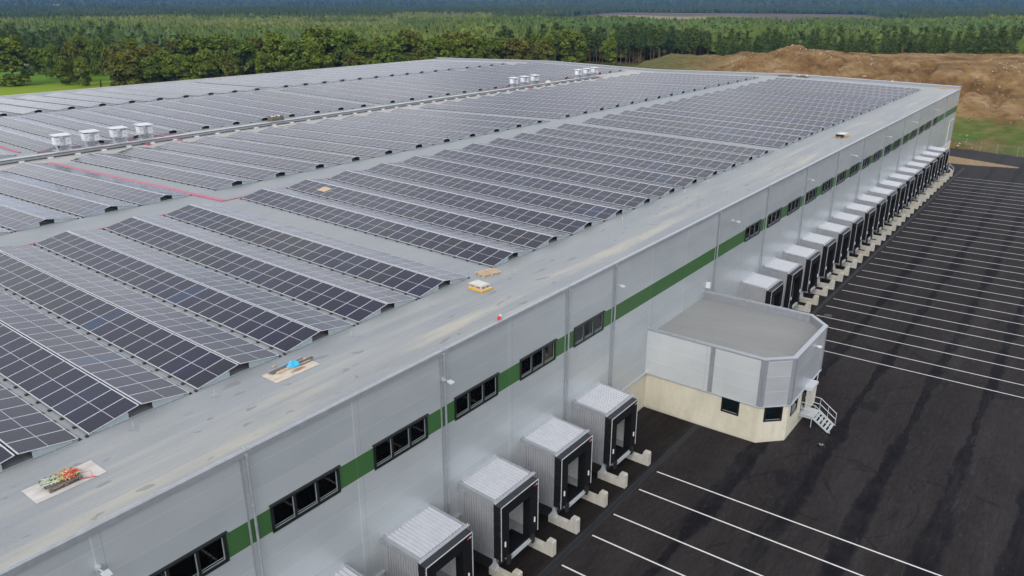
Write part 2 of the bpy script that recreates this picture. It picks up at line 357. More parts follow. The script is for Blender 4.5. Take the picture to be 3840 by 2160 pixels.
MBLUE = simple('light_blue_plastic', (.05, .50, .78), .35, 0, .3, 6)
MFENCE = simple('fence_steel', (.42, .43, .43), .5, .4)

# ------------------------------------------------------------------ big building
PROF = [(0, 13.83), (34, 14.51), (69, 13.81), (102, 14.50), (144.6, 13.66)]
def roofz(y):
    for (a, b_), (c_, d_) in zip(PROF, PROF[1:]):
        if y <= c_: return b_+(d_-b_)*(y-a)/(c_-a)
    return PROF[-1][1]
X0, X1, W = -60.0, 176.3, 144.6
hall = empty('warehouse', (0, 0, 0), label='very large silver-grey warehouse with green window band and flat roof full of solar rows', cat='warehouse')
mb = MB()
for (a, za), (c, zc) in zip(PROF, PROF[1:]):
    xs = np.linspace(X0, X1, 30)
    for i in range(29): mb.face((xs[i], a, za), (xs[i+1], a, za), (xs[i+1], c, zc), (xs[i], c, zc))
mb.face((X0, 0, 13.3), (X0, W, 13.3), (X1, W, 13.3), (X1, 0, 13.3))
for (a, za), (c, zc) in zip(PROF, PROF[1:]):
    mb.face((X0, a, 13.3), (X0, a, za), (X0, c, zc), (X0, c, 13.3)); mb.face((X1, a, 13.3), (X1, c, 13.3), (X1, c, zc), (X1, a, za))
mb.face((X0, .0, 13.805), (X1, .0, 13.805), (X1, 0, 13.83), (X0, 0, 13.83)); mb.face((X0, W, 13.3), (X0, W, 13.66), (X1, W, 13.66), (X1, W, 13.3))
mb.build('roof', MROOF, hall)
# eave trim: a shallow metal edge with a drip
MB().prism([(-.09, 13.62), (-.09, 13.86), (.04, 13.90), (.16, 13.86), (.16, 13.835), (-.06, 13.80), (-.06, 13.62)], X0, X1+.1, 0).build('eave_trim', MTRIM, hall)
mb = MB()
for (a, za), (c, zc) in zip(PROF, PROF[1:]):
    for s0, s1, zz in ((X1, X1+.42, .42),):
        mb.hexa([(s0, a, za-.3), (s1, a, za-.3), (s1, c, zc-.3), (s0, c, zc-.3), (s0, a, za+zz), (s1, a, za+zz), (s1, c, zc+zz), (s0, c, zc+zz)])
mb.build('end_parapet', MTRIMD, hall)
mb = MB()
for (a, za), (c, zc) in zip(PROF, PROF[1:]):
    mb.hexa([(X1-.04, a, za+.425), (X1+.48, a, za+.425), (X1+.48, c, zc+.425), (X1-.04, c, zc+.425), (X1-.04, a, za+.48), (X1+.48, a, za+.48), (X1+.48, c, zc+.48), (X1-.04, c, zc+.48)])
mb.build('parapet_cap', MPODROOF, hall)
MB().box(X0, W, 13.2, X1+.4, W+.12, 13.76).build('far_eave_trim', MCARD, hall)
# walls
WIN = [k for k in range(-2, 6)]+[k for k in range(10, 26)]
ZB, ZT = 9.29, 10.65
mb = MB(); gb = MB(); mb.box(X0, .0, ZT, X1+.4, .3, 13.8); mb.box(X0, 0, 3.16, X1+.4, .3, ZB)
prev = X0
for k in WIN+[None]:
    a = 6*k+1.13 if k is not None else X1+.4
    mb.box(prev, 0, 10.56, a, .3, ZT); mb.box(prev, 0, ZB, a, .3, 9.36)
    MB().box(prev, .004, 9.36, a, .296, 10.56).build('green_band', MGREEN, hall)
    if k is not None: prev = 6*k+4.9
mb.build('front_wall', MWALL, hall)
MB().box(X1, .3, 3.16, X1+.4, W, 13.7).build('end_wall', MWALLY, hall)
MB().box(X0, W, 0, X1+.4, W+.1, 13.5).box(X0-.1, 0, 0, X0, W, 13.5).build('rear_wall', MWALL, hall)
mb = MB(); mb.box(X0, -.03, -.5, 42.0, .3, 3.12); mb.box(52.5, -.03, -.5, X1+.42, .3, 3.12); mb.box(X1, .3, -.5, X1+.42, W, 3.12)
mb.build('plinth_wall', MPLINTH, hall)
MB().prism([(.0, 3.12), (-.16, 3.10), (-.16, 3.13), (0, 3.22)], X0, 42, 0).prism([(.0, 3.12), (-.16, 3.10), (-.16, 3.13), (0, 3.22)], 52.5, X1+.4, 0).build('plinth_flashing', MTRIM, hall)
def pane_window(x0, x1, z0, z1, parent, n=3, first=None):
    f = MB(); wd = .10
    f.box(x0-.03, -.05, z1-wd, x1+.03, .12, z1+.02).box(x0-.03, -.04, z0-.02, x1+.03, .12, z0+wd)
    f.box(x0-.03, -.04, z0+wd, x0+wd, .12, z1-wd).box(x1-wd, -.04, z0+wd, x1+.03, .12, z1-wd)
    f.prism([(-.13, z1+.02), (-.13, z1+.035), (0, z1+.07), (0, z1+.02)], x0-.08, x1+.08, 0)
    for i in range(1, n):
        xm = x0+(x1-x0)*i/n; f.box(xm-.05, -.02, z0+wd, xm+.05, .12, z1-wd)
    fo = f.build('window', MFRAME, parent)
    MB().box(x0+wd, .05, z0+wd, x1-wd, .07, z1-wd).build('pane', MGLASS, fo)
    g = MB()
    for i in range(n):
        a_ = x0+(x1-x0)*i/n+.06+(.05 if i == 0 else 0); b2 = x0+(x1-x0)*(i+1)/n-.06-(.05 if i == n-1 else 0)
        g.box(a_, .03, z0+wd+.01, b2-.045, .046, z0+wd+.045).box(a_, .03, z0+wd+.13, b2-.045, .046, z0+wd+.15).box(b2-.045, .03, z0+wd+.01, b2, .046, z1-wd-.05)
    g.build('sash', MINNER, fo)
    g = MB()
    g.box(x0+.1, .085, z0+.11, x1-.1, .115, z0+.16).box(x0+.1, .14, z0+.25, x1-.1, .16, z0+.29)
    for i in range(n): g.box(x0+(x1-x0)*(i+1)/n-.16, .085, z0, x0+(x1-x0)*(i+1)/n-.11, .115, z1)
    g.hexa([(x0+.9, .9, z1), (x0+1.06, .9, z1), (x0+1.06, 1.0, z1), (x0+.9, 1, z1), (x0+2.0, .9, z0-.4), (x0+2.16, .9, z0-.4), (x0+2.16, 1, z0-.4), (x0+2, 1, z0-.4)])
    g.build('inner_ledge', MINNER, fo)
    MB().box(x0-.3, 2.2, z0-1, x1+.3, 2.3, z1+.5).box(x0-.3, .3, z0-1.1, x1+.3, 2.3, z0-1).box(x0-.3, .3, z1+.4, x1+.3, 2.3, z1+.5).box(x0-.35, .3, z0-1, x0-.3, 2.3, z1+.5).box(x1+.3, .3, z0-1, x1+.35, 2.3, z1+.5).build('room_behind', MDARK, fo)
    return fo
for k in WIN: pane_window(6*k+1.13, 6*k+4.9, ZB, ZT, hall)
for k in [-3, -1, 1, 3, 5, 6]+list(range(9, 29, 2)):
    x = 6*k; mb = MB()
    mb.box(x-.02, -.03, 3.25, x+.07, 0, 13.6)
    mb.build('cover_strip', MTRIM, hall)
    mb = MB().bar((x+.28, -.12, 3.3), (x+.28, -.12, 13.7), .06, 8)
    for z in (4.4, 6.6, 8.9, 11.2, 13.2): mb.bar((x+.28, -.12, z), (x+.28, -.12, z+.07), .085, 8); mb.box(x+.25, -.12, z, x+.31, 0, z+.05)
    mb.build('downpipe', MTRIM, hall)
for x in (0, 18.2, 36.4, 57.5, 79.0, 96.9, 115.3, 133.4, 151.9):
    mb = MB(); mb.box(x-.06, -.14, 12.12, x+.1, 0, 12.3); mb.bar((x, -.1, 12.2), (x+.05, -.42, 12.22), .03); mb.build('wall_lamp', MGALV, hall)
    l = [o for o in hall.children if o.name.startswith('wall_lamp')] if False else None
    MB().hexa([(x-.08, -.70, 12.12), (x+.22, -.70, 12.12), (x+.22, -.40, 12.18), (x-.08, -.40, 12.18), (x-.08, -.70, 12.17), (x+.22, -.70, 12.17), (x+.22, -.40, 12.24), (x-.08, -.40, 12.24)]).build('lamp_head', MWHITER, hall)
MB().box(170.6, -.05, 3.2, 170.9, .0, 8.0).box(170.6, -.05, 7.9, 175.5, 0, 8.05).build('door_frame', MLAMP, hall)
MB().box(52.75, -.32, 7.1, 53.0, 0, 7.6).build('junction_box', MWHITE, hall)

# ------------------------------------------------------------------ annex
ann = empty('office_annex', (42, 0, 0), label='single-storey chamfered annex with silver cladding above cream concrete base', cat='annex')
def A(m): m.v = [(x-42, y, z) for x, y, z in m.v]; return m
FP = [(42, 0), (42, -9.3), (43.62, -10.92), (50.9, -10.92), (52.5, -9.3), (52.5, 0)]
def offs(d):
    k = d*.4142
    return [(42-d, 0), (42-d, -9.3-k), (43.62-k, -10.92-d), (50.9+k, -10.92-d), (52.5+d, -9.3-k), (52.5+d, 0)]
O = offs(.10)
names = ['MWALLY', 'MWALLX', 'MWALLX', 'MWALLX', 'MWALLY']
I = offs(-.14)
for i in range(5):
    m = A(MB().hexa([(*O[i], 3.12), (*O[i+1], 3.12), (*I[i+1], 3.12), (*I[i], 3.12), (*O[i], 6.84), (*O[i+1], 6.84), (*I[i+1], 6.84), (*I[i], 6.84)]))
    me = m.mesh('cladding', {0: MWALLY, 4: MWALLY}.get(i, MWALLX)); fix_normals(me); obj('cladding', me, ann)
Q = offs(.16); I2 = offs(-.18); mb = MB()
for i in range(5): mb.hexa([(*Q[i], 6.84), (*Q[i+1], 6.84), (*I2[i+1], 6.84), (*I2[i], 6.84), (*Q[i], 6.93), (*Q[i+1], 6.93), (*I2[i+1], 6.97), (*I2[i], 6.97)])
me = A(mb).mesh('parapet_cap', MTRIM); fix_normals(me); obj('parapet_cap', me, ann)
mb = MB(); I3 = offs(-.142); I4 = offs(-.15)
for i in range(5): mb.hexa([(*I3[i], 6.2), (*I3[i+1], 6.2), (*I4[i+1], 6.2), (*I4[i], 6.2), (*I3[i], 6.83), (*I3[i+1], 6.83), (*I4[i+1], 6.83), (*I4[i], 6.83)])
me = A(mb).mesh('parapet_lining', MTRIMD); fix_normals(me); obj('parapet_lining', me, ann)
MANR, t, b = newmat('annex_roofing'); v = wcoords(t); X, Y, Z = xyz(t, v)
c = ramp(t, noise(t, wcoords(t, (.5, .25, 1)), 1, 6), [(.3, (.262, .265, .262)), (.7, (.30, .303, .30))]); c = mix(t, math_(t, 'MULTIPLY', line_mask(t, X, 1.0, .3, .012, .02), .3), c, (.18, .18, .18))
t.links.new(c, b.inputs['Base Color']); setp(b, rough=.9)
A(MB().face(*[(x, y, 6.3) for x, y in offs(-.142)])).build('roof', MANR, ann)
me = A(MB().prism(FP, -.5, 3.12, 2)).mesh('concrete_base', MPLINTH); fix_normals(me); obj('concrete_base', me, ann)
mb = MB(); q = offs(.17)
for i in range(5): mb.hexa([(*q[i], 3.08), (*q[i+1], 3.08), (*O[i+1], 3.12), (*O[i], 3.12), (*q[i], 3.10), (*q[i+1], 3.10), (*O[i+1], 3.16), (*O[i], 3.16)])
me = A(mb).mesh('base_flashing', MTRIM); fix_normals(me); obj('base_flashing', me, ann)
# vertical corner strips
mb = MB(); mb.box(41.86, -5.62, 3.14, 41.9, -5.27, 6.83)
def strip(mb, p, q_, w0, w1):
    p = Vector(p); q_ = Vector(q_); d = (q_-p).normalized(); n = Vector((d.y, -d.x)); a = p+d*w0+n*.0; c = p+d*w1
    n = n*.03
    mb.hexa([(*(a), 3.14), (*(c), 3.14), (*(c+n), 3.14), (*(a+n), 3.14), (*(a), 6.83), (*(c), 6.83), (*(c+n), 6.83), (*(a+n), 6.83)])
for i in (1, 2, 3, 4):
    p0, p1, p2 = O[i-1], O[i], O[i+1]
    l0 = (Vector(p1)-Vector(p0)).length
    strip(mb, p0, p1, l0-.26, l0); strip(mb, p1, p2, 0, .26)
me = A(mb).mesh('corner_trim', MTRIMD); fix_normals(me); obj('corner_trim', me, ann)
def wall_window(p, d, w, z0, z1, parent, name='window', depth=.10, rail=None):
    # p start corner on the wall face, d unit direction along it (outside is to the right of d)
    d = Vector(d).normalized(); n = Vector((d.y, -d.x)); p = Vector(p)
    def H(a0, a1, b0, b1, c0, c1):
        c = [p+d*a+n*b_ for a, b_ in ((a0, b0), (a1, b0), (a1, b1), (a0, b1))]
        return [(*q, c0) for q in c]+[(*q, c1) for q in c]
    f = MB(); e = .13
    for q in (H(0, w, -.02, .05, z1-e, z1), H(0, w, -.02, .05, z0, z0+e), H(0, e, -.02, .05, z0+e, z1-e), H(w-e, w, -.02, .05, z0+e, z1-e)): f.hexa(q)
    if rail: f.hexa(H(e, w-e, -.02, .04, rail, rail+.06))
    me = A(f).mesh(name, MFRAME); fix_normals(me); fo = obj(name, me, parent)
    me = A(MB().hexa(H(e, w-e, .006, .012, z0+e, z1-e))).mesh('pane', MDGL); fix_normals(me); obj('pane', me, fo)
    me = A(MB().hexa(H(e, w-e, .013, .03, z0+e, z0+e+.03))).mesh('inner_sash', MINNER); fix_normals(me); obj('inner_sash', me, fo)
    return fo
MDGL = simple('dark_glass', (.005, .009, .009), .08, 0, .5, 1, .02)
wall_window((42, -6.45), (0, -1), 1.38, 1.82, 3.08, ann)
dd = Vector((1.62, -1.62)).normalized(); c0 = Vector((42, -9.3))+dd*.42
wall_window(c0, dd, 1.42, 1.82, 3.04, ann)
wall_window((44.25, -10.92), (1, 0), 1.45, 1.82, 3.02, ann)
wall_window((49.1, -10.92), (1, 0), 1.3, 1.82, 3.02, ann)
dr = wall_window((46.85, -10.92), (1, 0), 1.0, 1.02, 3.06, ann, 'door', rail=1.9)
A(MB().box(47.72, -11.02, 1.9, 47.76, -10.97, 2.1)).build('handle', MGALV, dr)
mb = MB().box(46.9, -11.6, 3.22, 48.3, -10.95, 3.25).box(46.9, -11.63, 3.16, 48.3, -11.6, 3.27).box(46.87, -11.6, 3.0, 46.9, -10.95, 3.3).box(48.3, -11.6, 3.0, 48.33, -10.95, 3.3)
A(mb).build('canopy', MWHITER, ann)
mb = MB().box(48.5, -11.15, 6.0, 48.56, -11.02, 6.1).box(48.4, -11.42, 6.02, 48.7, -11.1, 6.1); A(mb).build('wall_lamp', MLAMP, ann)
mb = MB().box(51.9, .0, 6.95, 52.4, .0, 6.95)
# stairs
st_ = empty('entrance_stair', (46.6, -11.0, 0), label='galvanised steel entrance stair with railings leading up to the annex door', cat='stair')
def B(m): m.v = [(x-46.6, y+11.0, z) for x, y, z in m.v]; return m
B(MB().box(46.6, -12.05, .96, 48.1, -10.96, 1.0)).build('landing', MGALV, st_)
for i in range(5):
    z = 1.0-.17*(i+1); y = -12.05-.26*i
    B(MB().box(46.66, y-.17, z-.03, 48.04, y, z)).build('tread', MGALV, st_)
for x in (46.6, 48.06):
    B(MB().prism([(-12.05, .84), (-12.05, 1.02), (-13.40, .12), (-13.40, -.04)], x, x+.04, 0).box(x, -12.05, .84, x+.04, -10.96, 1.02)).build('stringer', MGALV, st_)
for x in (46.62, 48.08):
    mb = MB()
    pts = [(x, -11.0, 1.0), (x, -12.05, 1.0), (x, -13.35, .08)]
    for h in (1.05, .55):
        q = [(a, b_, c+h) for a, b_, c in pts]; mb.bar(q[0], q[1], .03).bar(q[1], q[2], .03)
    for a in ((x, -11.05, 1.0), (x, -12.05, 1.0), (x, -12.7, .54), (x, -13.33, .1)): mb.bar(a, (a[0], a[1], a[2]+1.05), .02)
    B(mb).build('railing', MGALV, st_)
mb = MB().bar((46.7, -11.9, 0), (46.7, -11.9, .9), .03).bar((48.0, -11.9, 0), (48.0, -11.9, .9), .03); B(mb).build('support_post', MGALV, st_)
# weighted pole
pl = empty('weighted_pole', (44.35, -13.4, 0), label='short black pole standing in a round weighted rubber base beside the annex', cat='pole')
MB().bar((0, 0, 0), (0, 0, .26), .30, 16).bar((0, 0, .26), (0, 0, .30), .24, 16).build('base', MRUB, pl)
MB().bar((0, 0, .30), (0, 0, .32), .15, 16).build('cap', MTRIMD, pl)
MB().bar((0, 0, .30), (0, 0, 1.25), .05, 8).bar((0, 0, 1.0), (0, 0, 1.28), .085, 8).build('post', MRUB, pl)

# ------------------------------------------------------------------ loading docks
def corrug(n, w0, w1, amp, duty=.5):
    # trapezoid profile points (u, h) over [w0,w1]
    p = (w1-w0)/n; r = []
    for i in range(n):
        a = w0+i*p; r += [(a, 0), (a+p*.10, amp), (a+p*.72, amp), (a+p*.82, 0)]
    r.append((w1, 0)); return r
DW = 3.6
dock = empty('loading_dock', (0, 0, 0))
pr = corrug(13, .22, DW-.12, .07); mb = MB()
for (a, h), (c, h2) in zip(pr, pr[1:]): mb.face((a, -.18, 5.13+h), (a, -2.58, 4.98+h), (c, -2.58, 4.98+h2), (c, -.18, 5.13+h2))
mb.box(.04, -2.6, 4.86, DW-.04, -.02, 4.95)
mb.build('roof', MPODROOF, dock)
mb = MB()
mb.hexa([(0, -2.62, 4.80), (.22, -2.62, 4.80), (.22, 0, 4.95), (0, 0, 4.95), (0, -2.62, 5.04), (.22, -2.62, 5.04), (.22, 0, 5.19), (0, 0, 5.19)])
mb.hexa([(DW-.14, -2.62, 4.80), (DW, -2.62, 4.80), (DW, 0, 4.95), (DW-.14, 0, 4.95), (DW-.14, -2.62, 5.04), (DW, -2.62, 5.04), (DW, 0, 5.19), (DW-.14, 0, 5.19)])
mb.hexa([(.22, -.22, 5.12), (DW-.14, -.22, 5.12), (DW-.14, 0, 5.16), (.22, 0, 5.16), (.22, -.22, 5.18), (DW-.14, -.22, 5.18), (DW-.14, 0, 5.32), (.22, 0, 5.32)])
mb.box(-.03, -.10, 5.19, .12, 0, 5.24)
mb.build('roof_flashing', MTRIM, dock)
MB().box(-.02, -2.74, 4.90, DW+.16, -2.63, 4.94).box(-.02, -2.76, 4.94, DW+.16, -2.74, 5.02).box(-.02, -2.65, 4.94, DW+.16, -2.63, 5.04).build('gutter', MPODROOF, dock)
pr = corrug(12, .30, 2.45, .05)
for s, x in ((-1, .04), (1, DW-.04)):
    mb = MB().mat(0)
    for (a, h), (c, h2) in zip(pr, pr[1:]): mb.face((x+s*h, -a, 1.2), (x+s*h, -a, 4.88), (x+s*h2, -c, 4.88), (x+s*h2, -c, 1.2))
    mb.box(min(x, x+s*.035), -.30, 1.15, max(x, x+s*.035), 0, 4.9).box(min(x, x+s*.035), -2.6, 1.15, max(x, x+s*.035), -2.45, 4.88)
    mb.box(min(x, x+s*.04), -2.45, 1.12, max(x, x+s*.04), -.3, 1.2)
    mb.mat(1); mb.box(min(x-s*.06, x-s*.005), -2.6, 1.15, max(x-s*.06, x-s*.005), 0, 4.86)
    for i in range(14): mb.box(min(x-s*.06, x-s*.11), -2.5+i*.175, 1.2, max(x-s*.06, x-s*.11), -2.5+i*.175+.08, 4.8)
    mb.build('side_wall', [MPODWALL, MPODIN], dock)
MB().box(.1, -2.6, 1.0, DW-.1, 0, 1.16).build('dock_floor', MFLOOR, dock)
MB().box(.5, -.06, 1.16, DW-.5, -.031, 4.2).box(.45, -.09, 1.16, .5, -.031, 4.25).box(DW-.5, -.09, 1.16, DW-.45, -.031, 4.25).build('sectional_door', MPODIN, dock)
ox0, ox1, oz = .68, 2.72, 4.12
sx0, sx1 = -.04, 3.46
sh_ = MB()
sh_.box(sx0, -3.15, 4.14, sx1, -3.10, 4.86)                       # head curtain
sh_.box(sx0, -3.15, 1.32, ox0, -3.10, 4.14).box(ox1, -3.15, 1.32, sx1, -3.10, 4.14)
sh_.box(ox0-.05, -3.12, 1.16, ox0, -2.62, 4.14).box(ox1, -3.12, 1.16, ox1+.05, -2.62, 4.14)
so_ = sh_.build('curtain', MBLACK, dock)
mb = MB()
for k, x in ((0, sx0), (1, sx1)):
    mb = MB(); n = 22; rr = random.Random(5)
    for i in range(n):
        z0 = 1.3+(4.86-1.3)*i/n; z1 = 1.3+(4.86-1.3)*(i+1)/n; zm = (z0+z1)/2; s = -1 if k == 0 else 1; o1 = s*(.03+.03*rr.random())
        j = .04*(rr.random()-.5)
        mb.face((x, -2.62, z0), (x, -3.12, z0), (x+o1, -3.1, zm), (x+o1, -2.64, zm+j)); mb.face((x+o1, -2.64, zm+j), (x+o1, -3.1, zm), (x, -3.12, z1), (x, -2.62, z1))
    mb.build('side_curtain', MBLACK, dock)
MB().hexa([(sx0, -3.14, 4.80), (sx1, -3.14, 4.80), (sx1, -2.60, 4.86), (sx0, -2.60, 4.86), (sx0, -3.14, 4.88), (sx1, -3.14, 4.88), (sx1, -2.60, 4.93), (sx0, -2.60, 4.93)]).build('shelter_top', MBLACKTOP, dock)
MB().box(sx0-.02, -3.18, 4.85, sx1+.02, -3.152, 4.90).box(sx0-.03, -3.18, 1.32, sx0+.01, -3.152, 4.85).box(sx1-.01, -3.18, 1.32, sx1+.03, -3.152, 4.85).build('white_edging', MEDGE, dock)
for x in (.30, 3.12): MB().bar((x, -3.175, 2.12), (x, -3.175, 2.44), .05, 8).build('marker_light', MLAMP, dock)
MB().mat(0).box(3.08, -3.165, 4.58, 3.24, -3.151, 4.66).mat(1).box(3.25, -3.165, 4.58, 3.40, -3.151, 4.66).build('logo', [MRED, MEDGE], dock)
MB().box(ox0-.05, -3.1, .92, ox1+.05, -2.6, 1.1).box(ox0-.05, -3.25, .98, ox1+.05, -3.1, 1.08).build('leveller_lip', MGALV, dock)
MB().box(ox0, -3.05, 1.10, ox1, -1.75, 1.20).build('leveller_plate', MBLACK, dock)
for x in (.42, 2.72): MB().box(x, -3.32, .85, x+.26, -3.14, 1.4).build('bumper', MRUB, dock)
MB().box(.1, -2.7, .85, .25, -2.55, 1.1).box(DW-.3, -2.7, .45, DW-.12, -2.5, 1.1).box(.0, -2.7, .45, .18, -2.5, 1.1).box(.02, -2.62, 1.04, DW-.02, -2.5, 1.14).hexa([(-.1, -2.75, .45), (.3, -2.75, .45), (.3, -2.3, .45), (-.1, -2.3, .45), (.0, -2.7, .9), (.15, -2.7, .9), (.15, -2.5, .9), (0, -2.5, .9)]).build('base_frame', MGALV, dock)
MB().box(.3, -2.3, -.4, DW-.3, 0, 1.0).build('under_shade', MDARK, dock)  # solid dark block painted as the shade in the open gap beneath
learn(dock)
DK = [0, 1, 2, 3, 4, 5]+list(range(10, 26))
for j, k in enumerate(DK):
    o = dock if j == 0 else copy_tree(dock)
    o.location = (6*k+1.2, 0, 0)
    if k < 6: lb = 'silver and black loading dock pod before the annex, %s nearest the camera' % ORD[k]
    else: lb = 'silver and black loading dock pod beyond the annex, %s in line from it' % ORD[k-10]
    tag(o, lb, 'loading dock', 'loading dock pods along the facade')
P = [(-2.25, -.3), (-2.25, .5), (-3.78, .5), (-3.95, 1.04), (-4.30, 1.04), (-4.38, .98), (-4.38, -.3)]
me = MB().prism(P, 0, .37, 0).bar((.18, -3.0, .5), (.18, -3.0, .51), .035, 10).bar((.18, -4.1, 1.04), (.18, -4.1, 1.05), .035, 10).mesh('wheel_guide', MCONC); fix_normals(me)
for k in DK:
    for s, x in (('near', 6*k+1.13), ('far', 6*k+4.5)):
        if k < 6: lb = 'pale concrete wheel guide at %s side of the %s dock before the annex' % (s, ORD[k])
        else: lb = 'pale concrete wheel guide at %s side of the %s dock beyond the annex' % (s, ORD[k-10])
        obj('wheel_guide', me, None, (x, 0, 0), label=lb, cat='wheel guide', group='concrete wheel guides below the docks')

# ------------------------------------------------------------------ yard
YS = .0148
def yz(y): return -.0 if y > -4.9 else YS*(-y-4.9)
mb = MB(); ys = [0.2, -4.9, -20, -45, -90]
xs = [-90, -40, 0, 40, 80, 120, 150]
for a, c in zip(xs, xs[1:]):
    for p, q in zip(ys, ys[1:]): mb.face((a, p, yz(p)), (a, q, yz(q)), (c, q, yz(q)), (c, p, yz(p)))
ed = [(0.2, 188.5), (-4.9, 187.2), (-20, 181.5), (-45, 172), (-90, 160)]
for (p, xa), (q, xb) in zip(ed, ed[1:]): mb.face((150, p, yz(p)), (150, q, yz(q)), (xb, q, yz(q)), (xa, p, yz(p)))
mb.face((176.75, .2, 0), (188.5, .2, 0), (196, 40, 0), (176.75, 40, 0))
yard = mb.build('asphalt_yard', MASPH, kind='structure')
mb = MB().face((-90, -4.62, .006), (-90, -4.94, .008), (165, -4.94, .008), (165, -4.62, .006)); mb.build('drain_strip', MDRAIN, kind='structure')
MB().face((-90, -4.58, .010), (-90, -4.61, .010), (165, -4.61, .010), (165, -4.58, .010)).face((-90, -4.95, .010), (-90, -4.97, .010), (165, -4.97, .010), (165, -4.95, .010)).build('drain_joint', MJOINT, kind='structure')
for k in DK:
    for dx in (1.65, 4.27):
        x = 6*k+dx; y1 = -24.5 if k < 6 else -29
        o = MB().face((x-.055, -5.2, yz(-5.2)+.012), (x-.055, y1-14, yz(y1-14)+.012), (x+.055, y1-14, yz(y1-14)+.012), (x+.055, -5.2, yz(-5.2)+.012)).build('bay_marking', MPAINT, kind='structure')
# sandy island and gravel edge at the far end
MSAND, t, b = newmat('sandy_gravel'); n = noise(t, wcoords(t), 2.2, 8, .75)
t.links.new(ramp(t, n, [(.3, (.17, .10, .045)), (.5, (.30, .20, .10)), (.7, (.45, .38, .27))]), b.inputs['Base Color']); setp(b, rough=.95)
MB().face((177.6, 1.0, .03), (168.2, 0, .03), (168.6, -6, .03), (170.0, -13.4, .16), (170.9, -13.6, .16), (174.6, -6, .05)).build('sand_strip', MSAND, kind='structure')
fs = empty('escape_stair', (158.9, -2.9, 0), label='small white steel stair beside the last loading dock', cat='stair')
mb = MB()
for x in (0, 1.0):
    mb.bar((x, 0, 0), (x, 0, 1.1), .035).bar((x, -1.2, 0), (x, -1.2, 1.0), .035).bar((x, 0, 2.0), (x, -1.2, 1.0), .035).bar((x, 0, 1.0), (x, 0, 2.0), .035).bar((x, 0, .95), (x, -1.2, .1), .05)
fs.scale = (.75, .75, .75); mb.build('railing', MGALV, fs)
for i in range(4): MB().box(0, -.3*(i+1), .85-.22*i, 1, -.3*i, .9-.22*i).build('tread', MGALV, fs)
mh = MB().bar((70.9, -6.2, .02), (70.9, -6.2, .035), .42, 24); tag(mh.build('manhole_cover', simple('cast_iron', (.06, .055, .055), .6)), 'round grey manhole cover set in asphalt just behind the annex corner', 'manhole cover')

# ------------------------------------------------------------------ solar rows
TILT = math.atan2(.395, 2.243); ML, MWD, PITCHY, NM = 2.278, 1.122, 1.1355, 25
def module_mesh(side):
    ct, st = math.cos(TILT), math.sin(TILT)
    def P(v, u, h):   # v distance from low edge up the slope
        x = -2.285+v*ct-h*st; z = .075+v*st+h*ct
        return (x, u, z) if side < 0 else (-x, u, z)
    m = MB(); fwd = .036
    def slab(v0, v1, u0, u1, h0, h1):
        m.hexa([P(v0, u0, h0), P(v1, u0, h0), P(v1, u1, h0), P(v0, u1, h0), P(v0, u0, h1), P(v1, u0, h1), P(v1, u1, h1), P(v0, u1, h1)])
    m.mat(1); f2 = .022; slab(0, fwd, 0, MWD, 0, .035); slab(ML-.055, ML, 0, MWD, 0, .035); slab(fwd, ML-.055, 0, f2, 0, .035); slab(fwd, ML-.055, MWD-f2, MWD, 0, .035)
    m.mat(0); slab(fwd, ML-.055, f2, MWD-f2, .020, .0305)
    me = m.mesh('solar_module', [MPV, MPVF]); fix_normals(me); return me
MEW, MEE = module_mesh(-1), module_mesh(1)
def feet_mesh():
    m = MB(); m.box(-.05, -.07, 0, .07, -.02, .06).box(-.05, .02, 0, .07, .07, .06).box(-.02, -.02, .0, .02, .02, .05); return m.mesh('foot_pad', MRUB)
MFOOT = feet_mesh()
rowL = NM*PITCHY-.013
def frame_mesh(with_feet):
    m = MB()
    for i in range(NM+1):
        y = min(max(i*PITCHY-.01, .02), rowL-.04)
        m.mat(0); m.box(-2.42, y-.02, .015, 2.42, y+.02, .05)
        if 0 < i < NM: m.box(-.05, y-.02, .05, .05, y+.02, .40)
        if with_feet:
            m.mat(1)
            for x in (-2.36, 2.36): m.box(x-.06, y-.07, 0, x+.06, y+.07, .07)
    return m.mesh('base_rail', [MPLATE, MRUB])
MFR0, MFR1 = frame_mesh(False), frame_mesh(True)
def plate_mesh(side, y):
    s = side; y0, y1 = y-.012, y+.012
    m = MB()
    pts = [(-2.05, .04), (-2.05, .09), (-.62, .34), (-.55, .34), (-.55, .06), (-.62, .04)]
    if s > 0: pts = [(-a, b_) for a, b_ in pts][::-1]
    m.prism(pts, y0, y1, 1); m.box(min(s*2.3, s*1.0), y0-.03, .03, max(s*2.3, s*1.0), y1-.01, .055)
    m.box(s*1.35-.05, y0-.06, .0, s*1.35+.05, y0-.015, .05)
    me = m.mesh('end_plate', MPLATE); fix_normals(me); return me
PLM = [plate_mesh(s, y) for s in (-1, 1) for y in (.05, rowL-.06)]
SECT = [
 ('near', 5.95, .02, [-9.75, -4.77, .22, 5.23, 10.23, 15.23, 20.21, 25.15]+[32.35+4.945*i for i in range(11)]+[88.8+4.97*i for i in range(11)]+[145.4+5.04*i for i in range(5)]),
 ('second', 39.5, -.02, [6.1, 11.05, 16.0, 21.1, 26.0]+[33.2+4.99*i for i in range(11)]+[90.4+4.95*i for i in range(11)]+[146.5+4.95*i for i in range(5)]),
 ('third', 75.5, .02, [20.8, 25.7]+[32.95+4.95*i for i in range(11)]+[89.3+4.86*i for i in range(11)]+[144.7+4.9*i for i in range(6)]),
 ('fourth', 108.5, -.02, [34.6+5.05*i for i in range(11)]+[91.9+4.97*i for i in range(11)]+[148.6+4.97*i for i in range(4)])]
SN = {'near': 'nearest the facade', 'second': 'second strip from the facade', 'third': 'third strip from the facade', 'fourth': 'strip farthest from the facade'}
